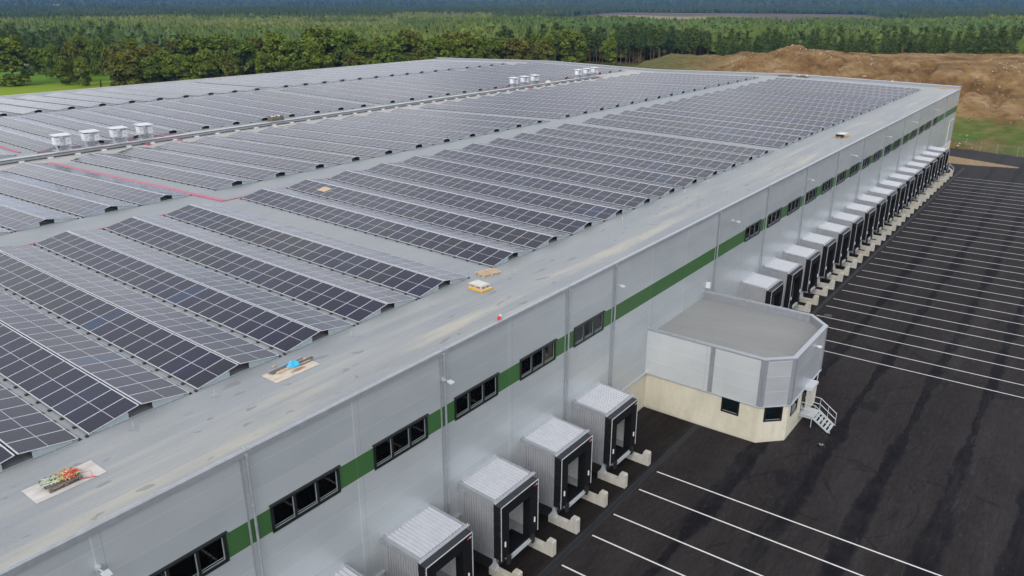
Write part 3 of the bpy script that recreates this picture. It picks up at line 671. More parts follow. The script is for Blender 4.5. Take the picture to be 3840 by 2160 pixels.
for si, (nm, y0, sl_, xs_) in enumerate(SECT):
    vis = 0
    for j, x in enumerate(xs_):
        root = empty('solar_row', (x, y0, roofz(y0)+.004), (math.atan(sl_), 0, 0))
        where = {'near': 'on strip nearest the facade', 'second': 'on second roof strip', 'third': 'on third roof strip', 'fourth': 'on farthest roof strip'}[nm]
        tag(root, 'solar panel row %s, %s from the near end' % (where, ordw(j)), 'solar row', 'solar panel rows on the roof')
        feet = (si == 0 and j < 19) or (si == 1 and j < 8)
        obj('base_rail', MFR0 if feet else MFR1, root)
        for i in range(NM):
            obj('solar_module', MEW, root, (0, i*PITCHY, 0)); obj('solar_module', MEE, root, (0, i*PITCHY, 0))
        for m_ in PLM: obj('end_plate', m_, root)
        if feet:
            for i in range(NM+1):
                y = min(max(i*PITCHY-.01, .02), rowL-.04)
                for xx in (-2.38, 2.32): obj('foot_pad', MFOOT, root, (xx, y, .003))

# ------------------------------------------------------------------ things on the roof
def rz(y): return roofz(y)+.003
# pink walkway / cable covers
o = MB().hexa([(28.45, 35.0, rz(35)), (28.98, 35.0, rz(35)), (28.98, 68.6, rz(68.6)), (28.45, 68.6, rz(68.6)), (28.45, 35, rz(35)+.07), (28.98, 35, rz(35)+.07), (28.98, 68.6, rz(68.6)+.07), (28.45, 68.6, rz(68.6)+.07)]).build('cable_cover', MPINK)
tag(o, 'long straight pink cable cover crossing the second roof strip between two solar blocks', 'cable cover')
mb = MB()
for a, c in ((28.6, 32.6),): mb.box(a, 34.86, rz(34.9), c, 34.98, rz(34.9)+.06)
for x in (10.2, 15.2, 20.2, 25.1, 37.2, 42.1, 47.1, 52): mb.box(x-2.9, 34.72, rz(34.9), x-1.6, 34.86, rz(34.9)+.05)
tag(mb.build('cable_cover', MPINK), 'thin broken pink cable cover along the ends of the nearest solar strip', 'cable cover')
mb = MB()
for a, c in ((30.2, 49), (112, 160)): mb.box(a, 75.0, rz(75), c, 75.14, rz(75)+.07)
for x in (41.5, 45.8, 124, 152): mb.hexa([(x-.2, 70.2, rz(71)), (x+.2, 70.2, rz(71)), (x+.2, 74.9, rz(74)), (x-.2, 74.9, rz(74)), (x-.2, 70.2, rz(71)+.12), (x+.2, 70.2, rz(71)+.12), (x+.2, 74.9, rz(74)+.12), (x-.2, 74.9, rz(74)+.12)])
tag(mb.build('cable_cover', MPINK), 'pink cable covers branching beneath the white cabinets in the roof valley', 'cable cover')
mb = MB().box(20, 77.0, rz(77), 27.6, 77.35, rz(77)+.07) if False else MB().hexa([(28.9, 77, rz(77)), (29.3, 77, rz(77)), (29.3, 100, rz(100)), (28.9, 100, rz(100)), (28.9, 77, rz(77)+.07), (29.3, 77, rz(77)+.07), (29.3, 100, rz(100)+.07), (28.9, 100, rz(100)+.07)])
tag(mb.build('cable_cover', MPINK), 'short pink cable cover at left edge behind the white cabinets', 'cable cover')
# cable tray in the valley
tr_ = empty('cable_tray', (0, 71.6, rz(71.6)), label='long dark grey cable tray running along the roof valley', cat='cable tray')
MB().box(-10, -.45, .18, 152, .45, .22).box(-10, -.47, .18, 152, -.44, .34).box(-10, .44, .18, 152, .47, .34).build('tray', MTRIMD, tr_)
MB().box(-10, -.36, .22, 152, -.05, .30).box(-10, .05, .22, 152, .3, .28).build('cables', MRUB, tr_)
for i in range(46):
    x = 8+i*3.1; MB().box(x, -.75, 0, x+.5, .6, .14).build('tray_foot', MLAMP, tr_)
MB().box(-10, 1.25, .05, 158, 1.75, .22).build('steel_duct', MGALV, tr_)
# inverter cabinets
inv = empty('inverter_cabinet', (0, 0, 0))
mb = MB()
for x in (-.75, .75):
    mb.bar((x, -.5, .25), (x, 0, 1.0), .03).bar((x, .5, .25), (x, 0, 1.0), .03).box(x-.04, -.6, .2, x+.04, .6, .26).bar((x, 0, .3), (x, 0, 2.04), .035)
mb.box(-1.0, -.66, .18, 1.0, -.58, .26).box(-1, .58, .18, 1, .66, .26).bar((-.75, -.5, .3), (.75, .5, .95), .02).bar((-.75, .5, .3), (.75, -.5, .95), .02).bar((-.75, 0, 1.5), (.75, 0, 1.5), .03)
mb.build('stand', MGALV, inv)
for sx_, z_ in ((-1, .98), (1, .86)):
    c = MB().box(sx_*.62-.30, -.42, z_, sx_*.62+.30, .36, z_+.86).box(sx_*.62-.27, -.45, z_+.05, sx_*.62+.27, -.42, z_+.81).build('cabinet', MWHITE, inv)
    MB().box(sx_*.62-.08, -.47, z_+.40, sx_*.62+.08, -.45, z_+.50).box(sx_*.62-.28, -.40, z_+.86, sx_*.62+.28, .2, z_+.92).build('screen', MTRIMD, c)
MB().box(-.35, -.12, .3, .3, .12, .78).bar((-.5, .1, .3), (-.5, .1, .8), .05).bar((.45, -.1, .3), (.45, -.1, .8), .05).build('cable_bundle', MTRIMD, inv)
MB().hexa([(-.98, -.75, 2.0), (.98, -.75, 2.0), (.98, .75, 2.1), (-.98, .75, 2.1), (-.98, -.75, 2.03), (.98, -.75, 2.03), (.98, .75, 2.13), (-.98, .75, 2.13)]).build('cover_sheet', MWHITER, inv)
learn(inv)
ip = [(32.6, 74.0), (36.0, 74.0), (39.5, 74.0), (42.9, 74.0), (122.2, 74.0), (125.9, 74.0), (129.5, 74.0), (146.8, 74.0), (150.4, 74.0), (153.8, 74.0)]
il = ['%s white inverter stand of the left group of four in the valley' % ORD[i] for i in range(4)]+['%s white inverter stand of the middle group of three in the valley' % ORD[i] for i in range(3)]+['%s white inverter stand of the farthest group of three in the valley' % ORD[i] for i in range(3)]
for j, ((x, y), lb) in enumerate(zip(ip, il)):
    o = inv if j == 0 else copy_tree(inv); o.location = (x, y-.35, rz(y)); tag(o, lb, 'inverter', 'white inverter stands in the roof valley')
def pallet(name, loc, rot, mat, label, L_=1.2, W_=.8, H_=.144, group='wooden pallets on the roof', cat='pallet'):
    r = empty(name, loc, (math.atan(.02), 0, rot), label, cat, group)
    for i in range(5): MB().box(-L_/2, -W_/2+i*(W_-.13)/4, H_-.024, L_/2, -W_/2+i*(W_-.13)/4+.12, H_).build('deck_board', mat, r)
    for i in range(3): MB().box(-L_/2, -W_/2+i*(W_-.1)/2, 0, L_/2, -W_/2+i*(W_-.1)/2+.1, .022).build('bottom_board', mat, r)
    for i in range(3):
        for j in range(3): MB().box(-L_/2+i*(L_-.14)/2, -W_/2+j*(W_-.1)/2, .022, -L_/2+i*(L_-.14)/2+.14, -W_/2+j*(W_-.1)/2+.1, H_-.024).build('block', mat, r)
    return r
o = MB().box(0, 0, 0, 2.56, 1.23, .022).build('plywood_sheet', MPLY); o.location = (-.44, 2.86, rz(2.86)+.002); o.rotation_euler = (math.atan(.02), 0, .004)
tag(o, 'clean pale plywood sheet lying on the roof beneath a grey pallet', 'plywood sheet')
pallet('pallet', (.73, 3.53, rz(3.53)+.035), 0, MWOODG, 'old grey pallet carrying a heap of red and yellow straps', W_=.9)
MSTR = [simple('strap_red', (.55, .03, .025), .45), simple('strap_orange', (.65, .20, .05), .45), simple('strap_yellow', (.60, .52, .22), .45), simple('strap_lime', (.45, .52, .22), .5), simple('strap_slate', (.14, .18, .26), .5), simple('strap_pale', (.55, .62, .60), .5)]
rr = random.Random(3); bz = rz(3.53)+.035+.15
def straps(cx, cy, rx, ry, n, idx, h, L_, name, label):
    m = MB()
    for i in range(n):
        a = rr.random()*6.28; q = math.sqrt(rr.random()); x = cx+rx*q*math.cos(a); y = cy+ry*q*math.sin(a); z = bz+h*(1-q)*(.4+.6*rr.random())*.8+.01
        d = rr.random()*3.14 if name == 'strap_heap' else rr.gauss(.3, .5); l = L_*(.5+rr.random())/2; dx, dy = math.cos(d)*l, math.sin(d)*l; dz = rr.gauss(0, .025)
        m.mat(rr.choice(idx)); m.bar((x-dx, y-dy, max(bz+.01, z-dz)), (x+dx, y+dy, max(bz+.01, z+dz)), .015+.008*rr.random(), 5)
    tag(m.build(name, MSTR), label, 'straps')
straps(1.0, 3.55, .36, .34, 230, [0, 0, 0, 1, 1, 2, 2, 4], .16, .16, 'strap_heap', 'tangled red and orange straps heaped on the far end of the grey pallet')
straps(.42, 3.62, .36, .26, 70, [3, 3, 2, 4, 5, 5], .08, .28, 'strap_bundle', 'loose green and blue-grey straps on the near end of the grey pallet')
mb = MB().bar((1.35, 3.5, bz-.1), (1.7, 3.2, bz-.05), .008).bar((1.7, 3.2, bz-.05), (1.62, 2.98, bz-.15), .008).bar((1.3, 3.1, bz-.15), (1.72, 2.86, bz-.16), .02); tag(mb.build('strap_end', MSTR[0]), 'red strap end trailing over the edge of the plywood sheet', 'strap')
o = MB().box(0, 0, 0, 2.6, 1.2, .02).build('plywood_sheet', MPLY2); o.location = (10.68, 3.72, rz(3.72)+.002); o.rotation_euler = (math.atan(.02), 0, 0)
tag(o, 'stained plywood sheet on the roof with planks and a blue bag', 'plywood sheet')
zz = rz(4.7)+.03
tag(MB().hexa([(11.0, 4.72, zz), (11.0, 4.84, zz), (13.1, 4.92, zz), (13.1, 4.80, zz), (11.0, 4.72, zz+.12), (11.0, 4.84, zz+.12), (13.1, 4.92, zz+.12), (13.1, 4.80, zz+.12)]).build('timber_plank', MTRIMD), 'long grey rail lying along the back edge of the stained plywood', 'plank', 'planks on the stained plywood')
tag(MB().hexa([(11.05, 4.55, zz), (11.05, 4.68, zz), (13.5, 4.62, zz), (13.5, 4.5, zz), (11.05, 4.55, zz+.06), (11.05, 4.68, zz+.06), (13.5, 4.62, zz+.06), (13.5, 4.5, zz+.06)]).build('timber_plank', MWOODG), 'grey weathered plank overhanging the stained plywood on the far side', 'plank', 'planks on the stained plywood')
tag(MB().hexa([(11.25, 4.38, zz), (11.25, 4.5, zz), (12.2, 4.52, zz), (12.2, 4.4, zz), (11.25, 4.38, zz+.08), (11.25, 4.5, zz+.08), (12.2, 4.52, zz+.08), (12.2, 4.4, zz+.08)]).build('timber_plank', MWOODL), 'short light-brown wooden post sticking out from under the blue bag', 'plank', 'planks on the stained plywood')
tag(MB().box(12.55, 4.28, zz-.005, 13.35, 4.36, zz+.02).build('timber_plank', MWOODG), 'thin dark plank on the rusty stain of the plywood', 'plank', 'planks on the stained plywood')
def blob(cx, cy, cz, rx, ry, rzz, seed, n=14, rough=.25):
    m = MB(); q = random.Random(seed); k = []
    for i in range(7):
        th = math.pi*.5*i/6
        k.append([(cx+rx*math.cos(th)*math.cos(2*math.pi*j/n)*(1+rough*(q.random()-.5)*2), cy+ry*math.cos(th)*math.sin(2*math.pi*j/n)*(1+rough*(q.random()-.5)*2), cz+rzz*math.sin(th)*(1+rough*(q.random()-.5)*1.4)) for j in range(n)])
    for a, c in zip(k, k[1:]):
        for j in range(n): m.face(a[j], a[(j+1) % n], c[(j+1) % n], c[j])
    return m
tag(blob(12.3, 4.55, zz+.0, .36, .24, .26, 4).build('plastic_bag', MBLUE), 'crumpled bright blue plastic bag on the planks', 'bag')
o = MB().box(-.05, -.05, 0, .05, .05, .12).build('wood_offcut', MWOODL); o.location = (11.6, 5.15, rz(5.15)); tag(o, 'small wood offcut on the roof between plywood and solar row', 'offcut')
# broken pallet
pb = pallet('pallet', (28.95, 5.5, rz(5.5)), -.30, MWOODL, 'fresh pine pallet lying upside down at end of a solar row', W_=.95, L_=1.5)
y3 = rz(4.2)
o = MB().prism([(-.48, -.62), (.48, -.62), (.48, .62), (-.48, .62)], 0, .11, 2).build('yellow_base', MYEL); o.location = (26.5, 4.15, y3); o.rotation_euler = (0, 0, -.1); tag(o, 'orange-yellow wrapped flat base beneath a stacked pallet', 'base')
o = MB().box(-.44, -.58, 0, .44, .58, .02).build('pale_board', MCARD); o.location = (26.5, 4.15, y3+.112); o.rotation_euler = (0, 0, -.1); tag(o, 'pale board lying on the orange-yellow base under the pallet', 'board')
pp = pallet('pallet', (26.5, 4.22, y3+.135), math.pi/2-.1, MWOODL, 'weathered pale pallet stacked on the orange-yellow base', W_=.8, L_=1.1)
o = MB().box(-.40, -.55, 0, .40, .55, .05).box(-.42, -.5, .055, .3, .5, .07).build('sheet_stack', MCARD); o.location = (26.5, 4.25, y3+.29); o.rotation_euler = (0, 0, -.12); tag(o, 'thin stack of white sheets on top of the pale pallet', 'sheets')
# module stack
o = pallet('pallet', (100.6, 2.5, rz(2.5)), 0, MYEL, 'orange-yellow pallet under stacked panels near the roof edge', W_=1.3, L_=2.9)
ms_ = empty('module_stack', (100.5, 2.5, rz(2.5)+.15), label='stack of leftover solar modules on an orange-yellow pallet near the edge', cat='module stack')
for i in range(6): MB().mat(0).box(-1.1, -.52, i*.045, 1.1, .52, i*.045+.04).build('module', [MPVF], ms_)
MB().box(-1.14, -.55, 0, -1.102, .55, .27).build('end_board', MRUB, ms_)
pallet('pallet', (174.2, 2.9, rz(2.9)), 0, MYEL, 'orange-yellow pallet in the far corner of the roof', W_=1.4, L_=1.6)
for (x, y, lb) in ((174.9, 35.8, 'bundle of dark planks near the far parapet'),):
    r = empty('plank_bundle', (x, y, rz(y)), label=lb, cat='plank bundle')
    for i in range(9): q = random.Random(i); MB().box(-.7+.16*i, -1.6+.4*q.random(), .02*(i % 3), -.6+.16*i, 1.5-.5*q.random(), .12+.08*(i % 3)).build('plank', MWOODG, r)
r = empty('component_pallet', (175.0, 31.8, rz(31.8)), label='dark component pallet with two white boxes near the far parapet', cat='pallet')
MB().box(-.6, -1.3, 0, .6, 1.3, .14).build('deck', MWOODG, r)
for i in range(7): MB().bar((-.3, -1.15+.35*i, .14), (-.3, -1.15+.35*i, .42), .1, 8).build('roll', MRUB, r)
MB().box(-.1, -1.2, .14, .4, -.8, .55).build('white_box', MWHITE, r); MB().box(-.1, .5, .14, .3, .9, .5).build('white_box', MWHITE, r)
# crate with boards in the valley
cr = empty('wooden_crate', (63.7, 74.3, rz(74.3)), label='weathered wooden crate full of scrap boards beside the valley tray', cat='crate')
m = MB()
for i in range(4): z = .12+i*.16; m.box(-1.05, -.55, z, 1.05, -.52, z+.13).box(-1.05, .52, z, 1.05, .55, z+.13).box(-1.08, -.55, z, -1.05, .55, z+.13).box(1.05, -.55, z, 1.08, .55, z+.13)
m.build('slatted_side', MWOODG, cr); MB().box(-1.05, -.5, 0, 1.05, .5, .1).build('bottom', MWOODG, cr)
for i in range(6):
    q = random.Random(40+i); x = -.7+.25*i
    o = MB().box(-.25, -.2, 0, .25, .2, .04).build('scrap_board', MCARD, cr); o.location = (x, 0, .6+.1*q.random()); o.rotation_euler = (q.uniform(-.8, .8), q.uniform(-.8, .8), q.random()*3)
o = MB().box(0, 0, .05, 2.6, .4, .11).build('timber_plank', MCARD); o.location = (60.1, 71.0, rz(71)-.02) if False else (60.1, 69.6, rz(69.6)); tag(o, 'pale plank lying in the roof valley below the crate', 'plank')
o = blob(135.6, 74.3, rz(74.3), .9, .5, .45, 9).build('wrapped_bundle', MCARD); tag(o, 'pale wrapped bundle between the middle and farthest inverter groups', 'bundle')
# plywood on the panel, canister, vents, anchors
ct, stt = math.cos(TILT), math.sin(TILT)
px = 37.295; vv = 1.0
def onslope(v, u, h): return (px-2.285+v*ct-h*stt, 5.95+u, roofz(5.95+u)+.08+v*stt+h*ct)
c8 = [onslope(v, u, h) for h in (.045, .06) for v, u in ((.75, 24.0), (1.65, 24.0), (1.65, 25.1), (.75, 25.1))]
tag(MB().hexa(c8).build('plywood_sheet', MWOODL), 'square light plywood sheet lying on the panels at the far end of a row', 'plywood sheet')
cn = empty('plastic_canister', (23.36, .18, rz(.2)+.06), (0, 0, .4), 'red and white canister lying on the roof edge', 'canister')
MB().bar((-.2, 0, .1), (.02, 0, .1), .1, 12).build('body', MRED, cn); MB().bar((.02, 0, .1), (.2, 0, .1), .1, 12).build('label_band', MWHITE, cn)
o = MB().bar((54.0, 1.95, rz(2)), (54.0, 1.95, rz(2)+.9), .07, 10).bar((54, 1.95, rz(2)+.9), (54, 1.95, rz(2)+1.15), .04, 8).build('vent_pipe', MTRIM); tag(o, 'single tall thin grey vent pipe on the roof walkway', 'vent pipe')
for i, (x, y) in enumerate([(-1.6, 5.2), (4.4, 5.1), (8.2, 5.0), (16.6, 5.1), (22.5, 4.6), (30.2, 4.2), (46, 5.0), (58, 5.1), (63.5, 5.2), (70, 5.1), (84, 5.2), (95, 5.1), (112, 5.0)]):
    o = empty('roof_anchor', (x, y, rz(y)), label='tiny thin roof anchor, %s along the walkway from the near end' % ORD[i], cat='roof anchor', group='thin roof anchors along the walkway')
    MB().bar((0, 0, 0), (0, 0, .30), .012, 5).build('rod', MGALV if i < 6 else MLAMP, o); MB().bar((0, 0, 0), (0, 0, .008), .22, 16).build('base_disc', MTRIMD, o)
for i in range(13):
    x = [337, 889, 1312, 1646][0]*0+6*(2*i+1)+.4
    tag(MB().bar((x, .1, 13.87), (x, .1, 13.97), .035, 6).box(x-.12, -.02, 13.86, x+.12, .2, 13.90).build('roof_outlet', MTRIM), 'small roof outlet on the eave, %s from the near end' % ORD[i], 'roof outlet', 'roof outlets along the eave')

# ------------------------------------------------------------------ landscape
rng = np.random.default_rng(11)
def vnoise(x, y, seed=0):
    xi = np.floor(x).astype(np.int64); yi = np.floor(y).astype(np.int64); xf = x-xi; yf = y-yi
    def h(a, b_):
        n = (a*374761393+b_*668265263+seed*1442695041) & 0x7fffffff; n = ((n ^ (n >> 13))*1274126177) & 0x7fffffff
        return ((n ^ (n >> 16)) & 0xffff)/65535.
    u = xf*xf*(3-2*xf); v = yf*yf*(3-2*yf)
    return (h(xi, yi)*(1-u)+h(xi+1, yi)*u)*(1-v)+(h(xi, yi+1)*(1-u)+h(xi+1, yi+1)*u)*v
def fbm(x, y, o=5, seed=0):
    s = 0; a = .5
    for i in range(o): s = s+a*vnoise(x*2**i, y*2**i, seed+i); a *= .5
    return s
# heading of an image column in the photo: theta measured from the view axis, to the right positive
def th(u): return math.atan((u-1920)/F*.957)
BASE = [(0, -.6), (160, -.6), (186, -.12), (470, 0), (600, -3), (1000, -10), (2300, -12), (3200, -2), (4500, 12), (7500, 75), (12000, 120)]
COLS = {  # (range, height) of the worked ground at a few headings
 2330: [(260, 0), (300, 0), (420, 0)],
 2420: [(230, 1), (280, 4.5), (320, 6.5), (350, 6), (400, 0)],
 2520: [(220, 2), (270, 6), (330, 9.0), (360, 9), (400, 1)],
 2680: [(220, 3), (270, 7), (320, 9.2), (350, 9.4), (390, 3), (420, 0)],
 2780: [(220, 3), (260, 7), (290, 11), (310, 13.3), (330, 11), (370, 5), (420, 1)],
 2900: [(215, 3), (255, 8), (285, 11.5), (312, 12.9), (335, 11), (380, 5), (430, 1)],
 3010: [(210, 3), (250, 8), (285, 12), (314, 14.6), (335, 11), (380, 5), (430, 1)],
 3120: [(205, 3), (245, 8), (280, 12), (308, 13.9), (335, 11), (380, 5), (430, 1)],
 3260: [(200, 2), (235, 7), (270, 10.5), (300, 12.7), (335, 11.5), (380, 5), (430, 1)],
 3400: [(200, 1), (220, 4), (240, 8), (262, 11.0), (300, 11.8), (345, 12), (390, 5), (440, 1)],
 3620: [(197, .3), (212, 2.2), (232, 5.5), (255, 7.6), (268, 10.9), (288, 12.0), (345, 12.2), (390, 5), (440, 1)],
 3860: [(199, .3), (214, 2.0), (234, 4.8), (264, 7.6), (276, 11.0), (296, 12.3), (350, 12.6), (395, 5), (450, 1)],
 4300: [(190, .3), (214, 2.0), (240, 5), (264, 7.6), (280, 11.0), (296, 12.3), (350, 12.6), (395, 5), (450, 1)]}
cu = sorted(COLS); cth = np.array([th(u) for u in cu])
HEAD = math.atan2(fw.y, fw.x)
def height(TH, RR):
    base = np.interp(RR, [p[0] for p in BASE], [p[1] for p in BASE])
    X = CX+RR*np.cos(HEAD-TH); Y = CY+RR*np.sin(HEAD-TH)
    prof = np.stack([np.interp(RR, [p[0] for p in COLS[u]], [p[1] for p in COLS[u]], left=0, right=0) for u in cu], 0)
    # interpolate between headings
    idx = np.clip(np.searchsorted(cth, TH)-1, 0, len(cu)-2); f = np.clip((TH-cth[idx])/(cth[idx+1]-cth[idx]), 0, 1)
    ii, jj = np.indices(TH.shape)
    work = prof[idx, ii, jj]*(1-f)+prof[idx+1, ii, jj]*f
    inside = (TH > cth[0]) & (TH < th(5200)) & (RR > 192) & (RR < 460)
    fade = np.clip((th(5200)-TH)/.1, 0, 1)
    work = np.where(inside, work*fade, 0)
    z = np.where(RR < 192, base, np.maximum(base, work))
    k = np.clip(work/6, 0, 1)
    rid = 1-np.abs(2*fbm(X/7, Y/16, 4, 5)-1)
    gl = 1-np.abs(2*fbm(X/22+fbm(X/9, Y/9, 3, 61), Y/5.5, 4, 62)-1)
    z = z+k*((fbm(X/14, Y/14, 5, 3)-.5)*1.5+(fbm(X/3.5, Y/3.5, 3, 13)-.5)*.9+(rid-.6)*.7-np.clip(gl-.70, 0, 1)*np.where((RR > 236) & (RR < 292), 6.5, 2.0))
    hump = np.clip((TH-th(2730))/.03, 0, 1)*np.clip((th(3330)-TH)/.03, 0, 1)*np.exp(-((RR-310)/16)**2)
    z = z+hump*(fbm(X/9, Y/9, 4, 21)-.45)*5
    farn = np.clip((RR-700)/3000, 0, 1.6)
    z = z+farn*(fbm(X/900, Y/900, 4, 8)-.5)*22+np.clip((RR-4500)/4000, 0, 1.5)*(fbm(X/1800, Y/1800, 3, 9)-.5)*80
    z = np.where(RR > 192, z+np.clip((RR-192)/40, 0, 1)*(1-k)*(fbm(X/30, Y/30, 3, 4)-.5)*.6*(RR < 470), z)
    return X, Y, z, k
ths = np.concatenate([np.arange(-math.pi, -.75, .12), np.arange(-.75, -.12, .006), np.arange(-.12, .22, .0042), np.arange(.22, .78, .0028), np.arange(.78, math.pi-.02, .12)])
rs = np.concatenate([[.5, 60, 120, 160, 180, 188], np.arange(192, 440, 1.7), np.geomspace(440, 12000, 120)])
TH, RR = np.meshgrid(ths, rs, indexing='ij'); GX, GY, GZ, GK = height(TH, RR)
# keep everything under the hall and the yard low
und = ((GX > -95) & (GX < 188) & (GY > -92) & (GY < 146)); GZ = np.where(und, np.minimum(GZ, -.5), GZ)
na, nr = TH.shape
vid = np.arange(na*nr).reshape(na, nr)
a = vid; nxt = np.roll(vid, -1, axis=0)
quads = np.stack([a[:, :-1], a[:, 1:], nxt[:, 1:], nxt[:, :-1]], -1).reshape(-1, 4)
def np_mesh(name, co, fc, n, mats, attrs=None, smooth=False):
    me = bpy.data.meshes.new(name); nv = len(co); nf = len(fc)
    me.vertices.add(nv); me.vertices.foreach_set('co', np.ascontiguousarray(co, dtype=np.float32).ravel())
    me.loops.add(nf*n); me.loops.foreach_set('vertex_index', np.ascontiguousarray(fc, dtype=np.int32).ravel())
    me.polygons.add(nf); me.polygons.foreach_set('loop_start', np.arange(nf, dtype=np.int32)*n)
    if smooth: me.polygons.foreach_set('use_smooth', np.ones(nf, dtype=bool))
    for mt in mats: me.materials.append(mt)
    for k_, val in (attrs or {}).items():
        at = me.attributes.new(k_, 'FLOAT', 'POINT'); at.data.foreach_set('value', np.ascontiguousarray(val, dtype=np.float32))
    me.update(calc_edges=True); return me
# ground cover zones
def sm(x, a, b_): return np.clip((x-a)/(b_-a), 0, 1)
U = 1920+np.tan(np.clip(TH, -1.4, 1.4))*F/.957
dirt = np.where((RR > 192) & (RR < 430), np.clip(GK*1.4, 0, 1), 0)*sm(TH, th(2500), th(2780))
gr_patch = .8*np.clip(1.5-np.abs(GX-(205-(GY+6)*1.3))/6, 0, 1)*sm(fbm(GX/7, GY/7, 4, 31), .40, .56)*(RR > 192)*(RR < 236)
dirt = np.maximum(dirt, (RR > 186)*(RR < 235)*(TH > th(3400))*.55*sm(fbm(GX/12, GY/12, 4, 32), .42, .62))
low = (RR > 186)*(RR < 226)*sm(fbm(GX/6, GY/6, 4, 41), .40, .55); gr_patch = np.maximum(gr_patch, low*.45); dirt = np.clip(dirt-gr_patch*.9, 0, 1)
field = ((TH < th(900)) & (RR > 192) & (RR < 432)).astype(float)
fedge = GY-(309+(GX-118)*(-.25))
field_light = field*(fedge < 0)
bog = sm(U+60*np.sin(RR/90), 2050, 2200)*sm(-U, -3800, -3100)*sm(RR, 900, 1000)*(1-sm(RR+50*np.sin(U/80), 2050, 2120))
bogy = sm(U, 2200, 2300)*(1-sm(U, 2550, 2900))*sm(RR, 1380, 1450)*(1-sm(RR, 1640+80*np.sin(U/60), 1740+80*np.sin(U/60)))
wood = np.clip((RR > 432)*1.0-bog-bogy, 0, 1)
pale = ((U > 60) & (U < 150) & (RR > 470) & (RR < 560)).astype(float)
MGRND, t, b = newmat('terrain')
def att(n_):
    a_ = N(t, 'ShaderNodeAttribute', attribute_name=n_); return a_.outputs['Fac']
v = wcoords(t); n = noise(t, v, .35, 8, .65); n2 = noise(t, wcoords(t, (.08, .08, .08)), 1, 7, .6); n3 = noise(t, v, 2.5, 4)
grass = ramp(t, n, [(.3, (.060, .075, .014)), (.5, (.105, .105, .026)), (.72, (.18, .145, .060))])
dirtc = ramp(t, n2, [(.3, (.095, .050, .016)), (.43, (.175, .100, .036)), (.56, (.255, .158, .066)), (.72, (.34, .245, .135))])
dirtc = mix(t, 1, dirtc, ramp(t, n, [(.3, .5), (.5, 1), (.7, 1.25)]), 'MULTIPLY')
dirtc = mix(t, math_(t, 'MULTIPLY', ramp(t, n3, [(.66, 0), (.72, 1)]), .6), dirtc, (.48, .42, .33))
c = mix(t, att('dirt'), grass, dirtc)
c = mix(t, att('green'), c, ramp(t, n, [(.3, (.05, .12, .008)), (.7, (.10, .18, .025))]))
c = mix(t, att('field'), c, ramp(t, n2, [(.3, (.085, .185, .006)), (.7, (.12, .225, .012))]))
c = mix(t, att('light'), c, ramp(t, n2, [(.3, (.18, .265, .010)), (.7, (.22, .30, .018))]))
c = mix(t, att('wood'), c, ramp(t, n2, [(.3, (.012, .028, .012)), (.7, (.022, .045, .016))]))
c = mix(t, att('bog'), c, (.115, .088, .055)); c = mix(t, att('bogy'), c, (.27, .23, .10)); c = mix(t, att('pale'), c, (.25, .24, .12))
t.links.new(c, b.inputs['Base Color']); setp(b, rough=.95, spec=.15); bump(t, b, n, .6, .6)
terr = obj('terrain', np_mesh('terrain', np.stack([GX, GY, GZ], -1).reshape(-1, 3), quads[:, ::-1], 4, [MGRND], {
    'dirt': dirt.ravel(), 'green': gr_patch.ravel(), 'field': field.ravel(), 'light': field_light.ravel(), 'wood': wood.ravel(), 'bog': bog.ravel(), 'bogy': bogy.ravel(), 'pale': pale.ravel()}, True), kind='structure')
def ground(x, y):
    x = np.atleast_2d(np.asarray(x, float)); y = np.atleast_2d(np.asarray(y, float))
    rr_ = np.hypot(x-CX, y-CY); tt = HEAD-np.arctan2(y-CY, x-CX); tt = (tt+math.pi) % (2*math.pi)-math.pi
    return height(tt, rr_)[2]
def at(u, r):
    a_ = HEAD-th(u); return CX+r*math.cos(a_), CY+r*math.sin(a_)
# foliage material, tinted per tree and per leaf clump, sunlit forest patches painted in
def foliage(name, dark, light, per='obj'):
    m, t, b = newmat(name); n = noise(t, wcoords(t), .9, 3)
    if per == 'obj': rnd = N(t, 'ShaderNodeObjectInfo').outputs['Random']
    else: rnd = N(t, 'ShaderNodeAttribute', attribute_name='tint_sun').outputs['Fac']
    q = N(t, 'ShaderNodeAttribute', attribute_name='leaf').outputs['Fac']
    c = mix(t, n, dark, light); c = mix(t, 1, c, ramp(t, q, [(0, .6), (1, 1.45)]), 'MULTIPLY')
    c2 = mix(t, 1, c, (1.6, 1.25, .8) if per == 'tint_sun' else (1.25, 1.08, .85), 'MULTIPLY'); c = mix(t, rnd, c, c2)
    if per == 'tint_sun': c = mix(t, math_(t, 'SUBTRACT', rnd, 1), c, (.17, .19, .055))  # upper tint range paints sunlight into the foliage colour
    t.links.new(c, b.inputs['Base Color']); setp(b, rough=.75, spec=.25)
    b.inputs['Subsurface Weight'].default_value = 0
    return m
MLEAF = foliage('broadleaf_foliage', (.085, .135, .012), (.155, .21, .028))
MLEAFR = foliage('russet_foliage', (.090, .110, .014), (.155, .165, .026))
MPINE = foliage('pine_foliage', (.050, .095, .024), (.090, .145, .038))
MFAR = foliage('far_forest_foliage', (.020, .045, .018), (.045, .078, .028), per='tint_sun')
MFOR = foliage('forest_foliage', (.050, .098, .024), (.098, .150, .038), per='tint_sun')
MBARK = simple('grey_bark', (.16, .14, .12), .9, 0, .3, 2)
MBARKP = simple('red_pine_bark', (.26, .13, .075), .9, 0, .3, 2)
